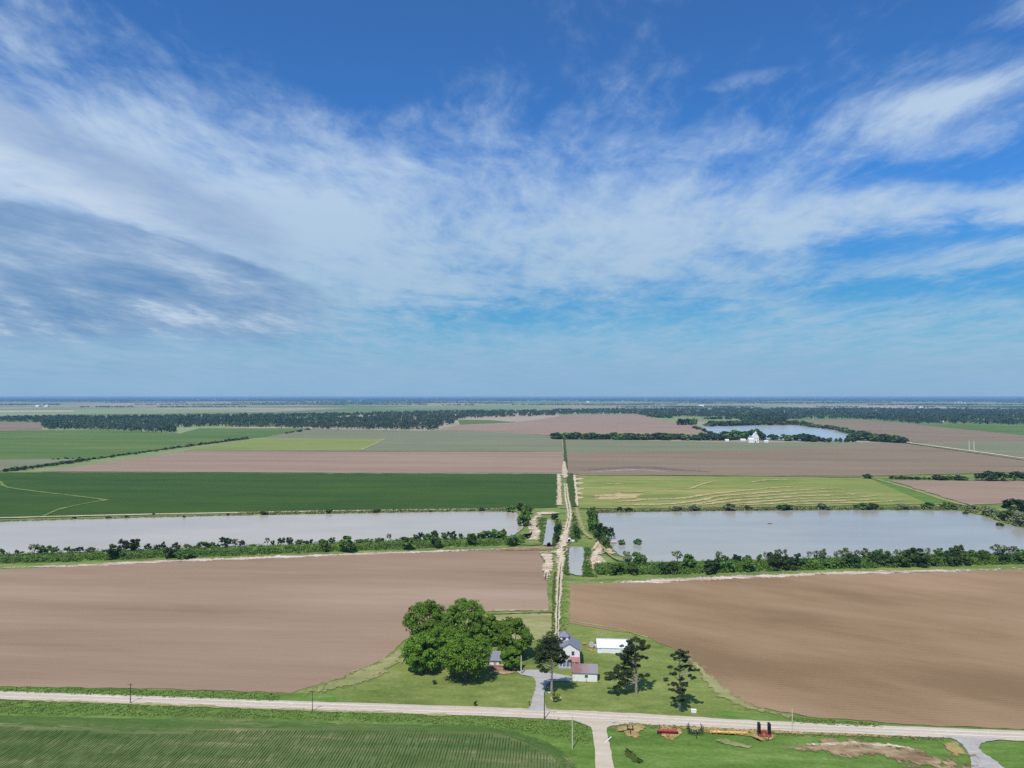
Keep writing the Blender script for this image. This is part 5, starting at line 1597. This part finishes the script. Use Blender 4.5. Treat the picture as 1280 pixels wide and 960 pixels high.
# small dark hitch frame
e = empty('hitch_frame', at(788.5, 917, 0), TH, 'small dark hitch frame standing on straw near the side road', 'implement', )
MB().tube([(-.1, -1.2, .35), (0, 1.9, .6)], .14, 8).build('drawbar', M['black_iron'], e)
MB().box(-1.2, 1.2, 1.9, 2.15, .5, .75).build('toolbar', M['black_iron'], e)
for x in (-.85, .85):
    MB().tube([(x, 2.0, 0), (x, 2.0, 1.5), (x, 2.25, 1.9)], [.12, .2, .16], 8).build('shank', M['black_iron'], e)
MB().tube([(-.1, -1.15, 0), (-.1, -1.15, .8)], .08, 6).build('jack', M['black_iron'], e)

# long red implement
e = empty('seed_drill', at(834.5, 917.5, 0), TH, 'long low red seed box implement on straw beside the road', 'implement')
bx = MB().prism_x([(-.5, .72), (.5, .72), (.7, 1.2), (-.7, 1.2)], -3.2, 3.2).build('seed_box', M['red_paint'], e)
for i in range(4):
    MB().box(-3.1 + i * 1.58, -1.68 + i * 1.58, -.75, .75, 1.21, 1.29).build('lid', M['red_faded'], bx)
MB().box(-3.3, 3.3, -.2, .2, .55, .75).build('toolbar', M['black_iron'], e)
for i in range(9):
    x = -3.0 + i * .75
    MB().tube([(x - .03, -.45, .28), (x + .03, -.45, .28)], .3, 14).build('disc', M['black_iron'], e)
    MB().tube([(x, 0, .6), (x, -.45, .3)], .05, 6).build('opener_arm', M['red_paint'], e)
MB().tube([(-.9, -.2, .65), (-.2, -2.8, .45)], .08, 6).build('drawbar', M['red_faded'], e)
MB().tube([(.6, -.2, .65), (-.1, -2.8, .45)], .08, 6).build('drawbar', M['red_faded'], e)
wheel(e, -3.45, .1, .5)
wheel(e, 3.45, .1, .5)

# dark folded cultivator
e = empty('cultivator', at(869.5, 919.5, 0), TH, 'dark tangled cultivator with raised folded wings beside the road', 'implement')
f = MB()
for y in (-.2, .9, 2.0):
    f.box(-1.5, 1.5, y, y + .14, .75, .9)
for x in (-1.5, -.5, .5, 1.36):
    f.box(x, x + .14, -.06, 2.0, .76, .89)
f.build('frame', M['black_iron'], e)
for s in (-1, 1):
    g_ = MB()
    for y in (-.1, 1.0, 2.0):
        g_.tube([(s * 1.6, y, .85), (s * 2.3, y, 2.1), (s * 1.95, y, 3.4)], .09, 6)
    for z, x in ((1.45, 1.95), (2.1, 2.3), (2.8, 2.1)):
        g_.tube([(s * x, -.2, z), (s * x, 2.1, z)], .08, 6)
    wgo = g_.build('wing', M['black_iron'], e)
    for y in (-.1, .6, 1.3, 2.0):
        for z, x in ((1.45, 1.95), (2.1, 2.3), (2.8, 2.1)):
            MB().tube([(s * x, y, z), (s * (x + .55), y, z + .2), (s * (x + .5), y, z - .35)], [.06, .05, .04], 5).build('tine', M['black_iron'], wgo)
MB().tube([(0, -.1, .8), (0, -2.7, .5)], .12, 8).build('drawbar', M['black_iron'], e)
for x in (-.9, .9):
    MB().tube([(x, .95, .9), (x * .6, .95, 2.3)], .1, 6).build('cylinder', M['galv'], e)
    wheel(e, x, 1.4, .42, .42)
for i in range(6):
    x = -1.3 + i * .52
    MB().tube([(x, .3, .75), (x, .75, .5), (x, .4, .05)], .05, 5).build('tine', M['black_iron'], e)

# long yellow bar
e = empty('header_bar', at(911, 917.3, 0), TH, 'long low yellow header bar lying beside the road', 'implement')
bb = MB().prism_x([(-.35, .35), (.4, .35), (.4, .8), (-.1, .95), (-.35, .7)], -6.4, 6.4).build('beam', M['yellow_paint'], e)
for i in range(7):
    x = -6.1 + i * 2.03
    MB().box(x - .12, x + .12, -.5, .5, 0, 1.02).build('bracket', M['plank'] if i % 2 else M['yellow_paint'], e)
for i in range(6):
    x = -5.1 + i * 2.03
    MB().box(x - .62, x + .62, -.62, -.37, .42, .72).build('panel', M['plank'] if i % 3 == 1 else M['yellow_paint'], e)
MB().tube([(-6.3, .55, .5), (6.3, .55, .5)], .09, 8).build('pipe', M['galv'], e)

# red implement with two raised dark wings
e = empty('disc_harrow', at(956, 921.5, 0), TH, 'red disc harrow with two tall dark wings folded upright', 'implement')
f = MB()
for y in (-.4, .7, 1.8):
    f.box(-2.2, 2.2, y, y + .18, .8, 1.0)
for x in (-2.2, -.8, .62, 2.02):
    f.box(x, x + .18, -.22, 1.8, .81, .99)
f.build('frame', M['red_faded'], e)
for s in (-1, 1):
    a = MB()
    for y in (.1, 1.5):
        a.tube([(s * 2.15, y, .95), (s * 2.0, y, 4.4)], .09, 6)
    for z in (1.7, 2.6, 3.5, 4.3):
        a.tube([(s * 2.06, .1, z), (s * 2.06, 1.5, z)], .07, 6)
    ao = a.build('wing', M['black_iron'], e)
    for z in np.arange(1.3, 4.6, .3):
        for y in (.25, 1.35):
            MB().tube([(s * 2.06 - s * .45, y, z - .02), (s * 2.06 - s * .45, y, z + .03)], .42, 12).build('disc', M['black_iron'], ao)
for s in (-1, 1):
    MB().tube([(s * 1.0, .8, 1.0), (s * 1.9, .8, 2.6)], .09, 6).build('cylinder', M['red_faded'], e)
    wheel(e, s * .8, 1.2, .5, .5)
    MB().tube([(s * 1.5, -.35, .85), (.1 * s, -3.0, .55)], .1, 6).build('drawbar', M['red_faded'], e)
for i in range(9):
    x = -2.0 + i * .5
    MB().tube([(x - .02, -.1, .38), (x + .03, -.1, .38)], .36, 12).build('disc', M['black_iron'], e)
MB().box(-1.2, 1.2, 2.0, 2.3, .9, 1.25).build('weight_box', M['red_paint'], e)

# ------------------------------------------------------------------ small things
e = empty('mailbox', at(661.5, 881.5, 0), TH, 'dark mailbox on a post at the driveway entrance', 'mailbox')
MB().box(-.07, .07, -.07, .07, -.2, 1.05).build('post', M['black_iron'], e)
MB().prism_y([(-.2, 1.06), (.2, 1.06), (.2, 1.3), (.12, 1.42), (-.12, 1.42), (-.2, 1.3)], -.35, .35).build('box', M['black_iron'], e)
e = empty('storage_box', at(867, 890.5, 0), TH, 'white box standing at the foot of the thin sparse pine', 'box')
MB().box(-.95, .95, -.5, .5, 0, 1.0).build('body', M['white_paint'], e)
MB().box(-1.0, 1.0, -.55, .55, 1.003, 1.12).build('lid', M['metal_roof'], e)
ring = MB()
for i in range(22):
    a = 2 * math.pi * i / 22
    r_ = 1.9 + .1 * math.sin(3 * a)
    ring.box(r_ * math.cos(a) - .2, r_ * math.cos(a) + .2, r_ * math.sin(a) - .2, r_ * math.sin(a) + .2, -.05, .28 + .06 * math.sin(5 * a))
o = ring.build('stone_ring', M['stone'], None, at(695, 873.5, 0))
tag(o, 'pale stone ring around the bush by the driveway', 'flower bed')
# things beside the shed
e = empty('timber_stack', at(733, 806, 0), TH, 'small stack of orange tan boards left of the white shed', 'timber')
rr = random.Random(3)
for i in range(7):
    a = MB().box(-1.6, 1.6, -.14, .14, 0, .1)
    p_ = a.build('board', M['plank'], e, (rr.uniform(-.5, .5), rr.uniform(-.8, .8), .02 + i * .11))
    p_.rotation_euler = (0, 0, rr.uniform(-.5, .5))
e = empty('cable_reel', at(739.5, 809, 0), TH, 'large pale round reel beside the white shed', 'reel')
MB().tube([(0, -.5, 1.25), (0, -.38, 1.25)], 1.25, 20).build('flange', M['galv'], e)
MB().tube([(0, .38, 1.25), (0, .5, 1.25)], 1.25, 20).build('flange', M['galv'], e)
MB().tube([(0, -.37, 1.25), (0, .37, 1.25)], .65, 16).build('drum', M['plank'], e)
for i, (px, py, rz, L_, lb) in enumerate([(742, 813.5, .5, 2.6, 'orange board lying flat beside the shed corner'), (737.5, 812, -.4, 2.2, 'orange board lying in front of the pale reel')]):
    o = MB().box(-L_ / 2, L_ / 2, -.3, .3, 0, .22).build('board', M['plank'], None, at(px, py, 0.02))
    o.rotation_euler = (0, 0, rz)
    tag(o, lb, 'board')
o = MB().box(-.7, .7, -.5, .5, 0, 1.2).build('crate', M['white_paint'], None, at(743, 807.5, 0))
MB().box(-.72, .72, -.52, .52, 1.203, 1.3).build('lid', M['black_iron'], o)
tag(o, 'small white crate with dark lid against the shed end', 'crate')
o = MB().tube([(-1.4, -1.6, .25), (.9, 1.9, .35)], .2, 8).build('pipe', M['white_paint'], None, at(761.5, 926, 0))
tag(o, 'white pipe lying at the edge of the side road', 'pipe')
# culvert with white mouth at the small pool, and the dark one opposite
for px, py, mt, lb, s in ((711.5, 677, 'white_paint', 'white culvert pipe with a dark mouth above the small pool', 1.0), (686, 683, 'black_iron', 'dark culvert mouth at the foot of the narrow pool', 1.0)):
    e = empty('culvert', at(px, py, 0.2), TH, lb, 'culvert')
    vs, fs = [], []
    n = 20
    for (r_, y) in ((1.55, -1.8), (1.55, 2.2), (1.2, 2.2), (1.2, -1.8)):
        for i in range(n):
            a = 2 * math.pi * i / n
            vs.append((r_ * math.cos(a), y, 1.2 + r_ * math.sin(a)))
    for j in range(4):
        for i in range(n):
            fs.append((j * n + i, j * n + (i + 1) % n, ((j + 1) % 4) * n + (i + 1) % n, ((j + 1) % 4) * n + i))
    MB().add(vs, fs).build('pipe', M[mt], e)
    MB().tube([(0, 1.6, 1.2), (0, 1.8, 1.2)], 1.19, n).build('shade_disc', M['rubber'], e)  # dark-coloured disc stands in for the shade inside the pipe
    MB().box(1.7, 4.2, -.6, .4, 0, 1.5).build('headwall', M[mt], e)
# little dock
e = empty('dock', at(766.5, 678, 0.3), TH, 'small jetty of red and white boards at the end of the right pond', 'jetty')
for i in range(6):
    MB().box(-2.6, 2.6, -3.6 + i * 1.2, -2.5 + i * 1.2, .45, .6).build('board', M['white_paint'] if i % 2 else M['red_faded'], e)
for x in (-2.3, 2.3):
    for y in (-3.3, 3.2):
        MB().tube([(x, y, -.6), (x, y, .44)], .12, 7).build('post', M['pole_brown'], e)
o = MB().tube([(-2.6, 0, 0), (-.8, .2, .35), (1.2, 0, .3), (2.4, -.2, .9)], [.18, .32, .3, .1], 8)
o.tube([(0.4, .1, .3), (1.0, .3, 1.5)], [.14, .05], 6)
tag(o.build('log', M['pole_brown'], None, at(962, 655, .28)), 'dark forked log floating in the right pond', 'log')

# ------------------------------------------------------------------ the white farm far off
e = empty('white_farmhouse', at(943.5, 553.3, .5), TH, 'tall white farmhouse with steep pointed gable beside the far pond', 'house')
w = MB()
gable_wall(w, -3, 10, 0, 18, 15, 24)
w.build('wall', M['white_paint'], e)
r = MB()
gable_roof(r, -3, 10, 0, 18, 15, 24, 'y', .8, .4)
r.build('roof', M['metal_roof'], e)
tw = MB().box(2, 5, 3, 6, 22, 25).build('turret', M['white_paint'], e)
MB().add([(1.6, 2.6, 25.003), (5.4, 2.6, 25.003), (5.4, 6.4, 25.003), (1.6, 6.4, 25.003), (3.5, 4.5, 28.5)], [(0, 1, 4), (1, 2, 4), (2, 3, 4), (3, 0, 4), (3, 2, 1, 0)]).build('spire', M['white_paint'], tw)
w = MB()
gable_wall(w, -15, -3.05, -3, 12, 8, 11.5, 'x')
wg = w.build('wing', M['white_paint'], e)
r = MB()
gable_roof(r, -15, -3.05, -3, 12, 8, 11.5, 'x', .5, .4)
r.build('wing_roof', M['metal_roof'], wg)
for x, z in ((0.5, 10), (6.5, 10), (6.5, 4)):
    window(e, x, 0, z, 1.6, 2.4)
door(e, 1.6, 0, 2.6, 4.0, 'black_iron')
for px, py, wd, hh, dd, lb in [(918, 549.5, 16, 5, 10, 'white shed left of the tall white farmhouse, furthest back'), (929, 551, 13, 3.2, 8, 'low white shed just left of the tall white farmhouse'), (909, 551.8, 9, 3.5, 8, 'smallest white shed in the trees left of the white farm'),
                               (958, 553, 10, 3.2, 8, 'low white shed just right of the tall white farmhouse'), (1178, 528.5, 14, 7, 10, 'small pale barn at the edge of the right wood')]:
    e = empty('shed', at(px, py, .5), TH, lb, 'shed')
    w = MB()
    gable_wall(w, -wd / 2, wd / 2, 0, dd, hh, hh * 1.5, 'x')
    w.build('wall', M['white_paint'], e)
    r = MB()
    gable_roof(r, -wd / 2, wd / 2, 0, dd, hh, hh * 1.5, 'x', .4, .25)
    r.build('roof', M['metal_roof'], e)
for px, py, wd, hh, dd, lb in [(46, 508.6, 42, 12, 40, 'left one of two long white barns far off at left'), (57, 508.7, 36, 12, 40, 'right one of two long white barns far off at left'), (877, 508.6, 50, 14, 40, 'long white barn far off in the middle distance'),
                               (1152, 510.5, 40, 10, 30, 'white barn beyond the right wood'), (735, 503, 60, 14, 40, 'tiny white barn far off near the horizon')]:
    e = empty('barn', at(px, py, 0), TH, lb, 'barn')
    w = MB()
    gable_wall(w, -wd / 2, wd / 2, 0, dd, hh, hh * 1.6, 'x')
    w.build('wall', M['white_paint'], e)
    r = MB()
    gable_roof(r, -wd / 2, wd / 2, 0, dd, hh, hh * 1.6, 'x', 1, .5)
    r.build('roof', M['metal_roof'], e)
for i, (px, rad, hh) in enumerate(((1194, 13, 17), (1198, 16, 26), (1202, 16, 24), (1206, 13, 18))):
    e = empty('grain_bin', at(px, 504.6, 0), 0, ['leftmost', 'second from left, tallest', 'third from left', 'rightmost'][i] + ' of four white grain bins near the right horizon', 'grain bin', 'grain bins near the horizon')
    MB().tube([(0, 0, -.3), (0, 0, hh)], rad, 20).build('tank', M['galv'], e)
    MB().tube([(0, 0, hh + .01), (0, 0, hh + rad * .5)], [rad * 1.03, rad * .1], 20).build('roof', M['white_paint'], e)
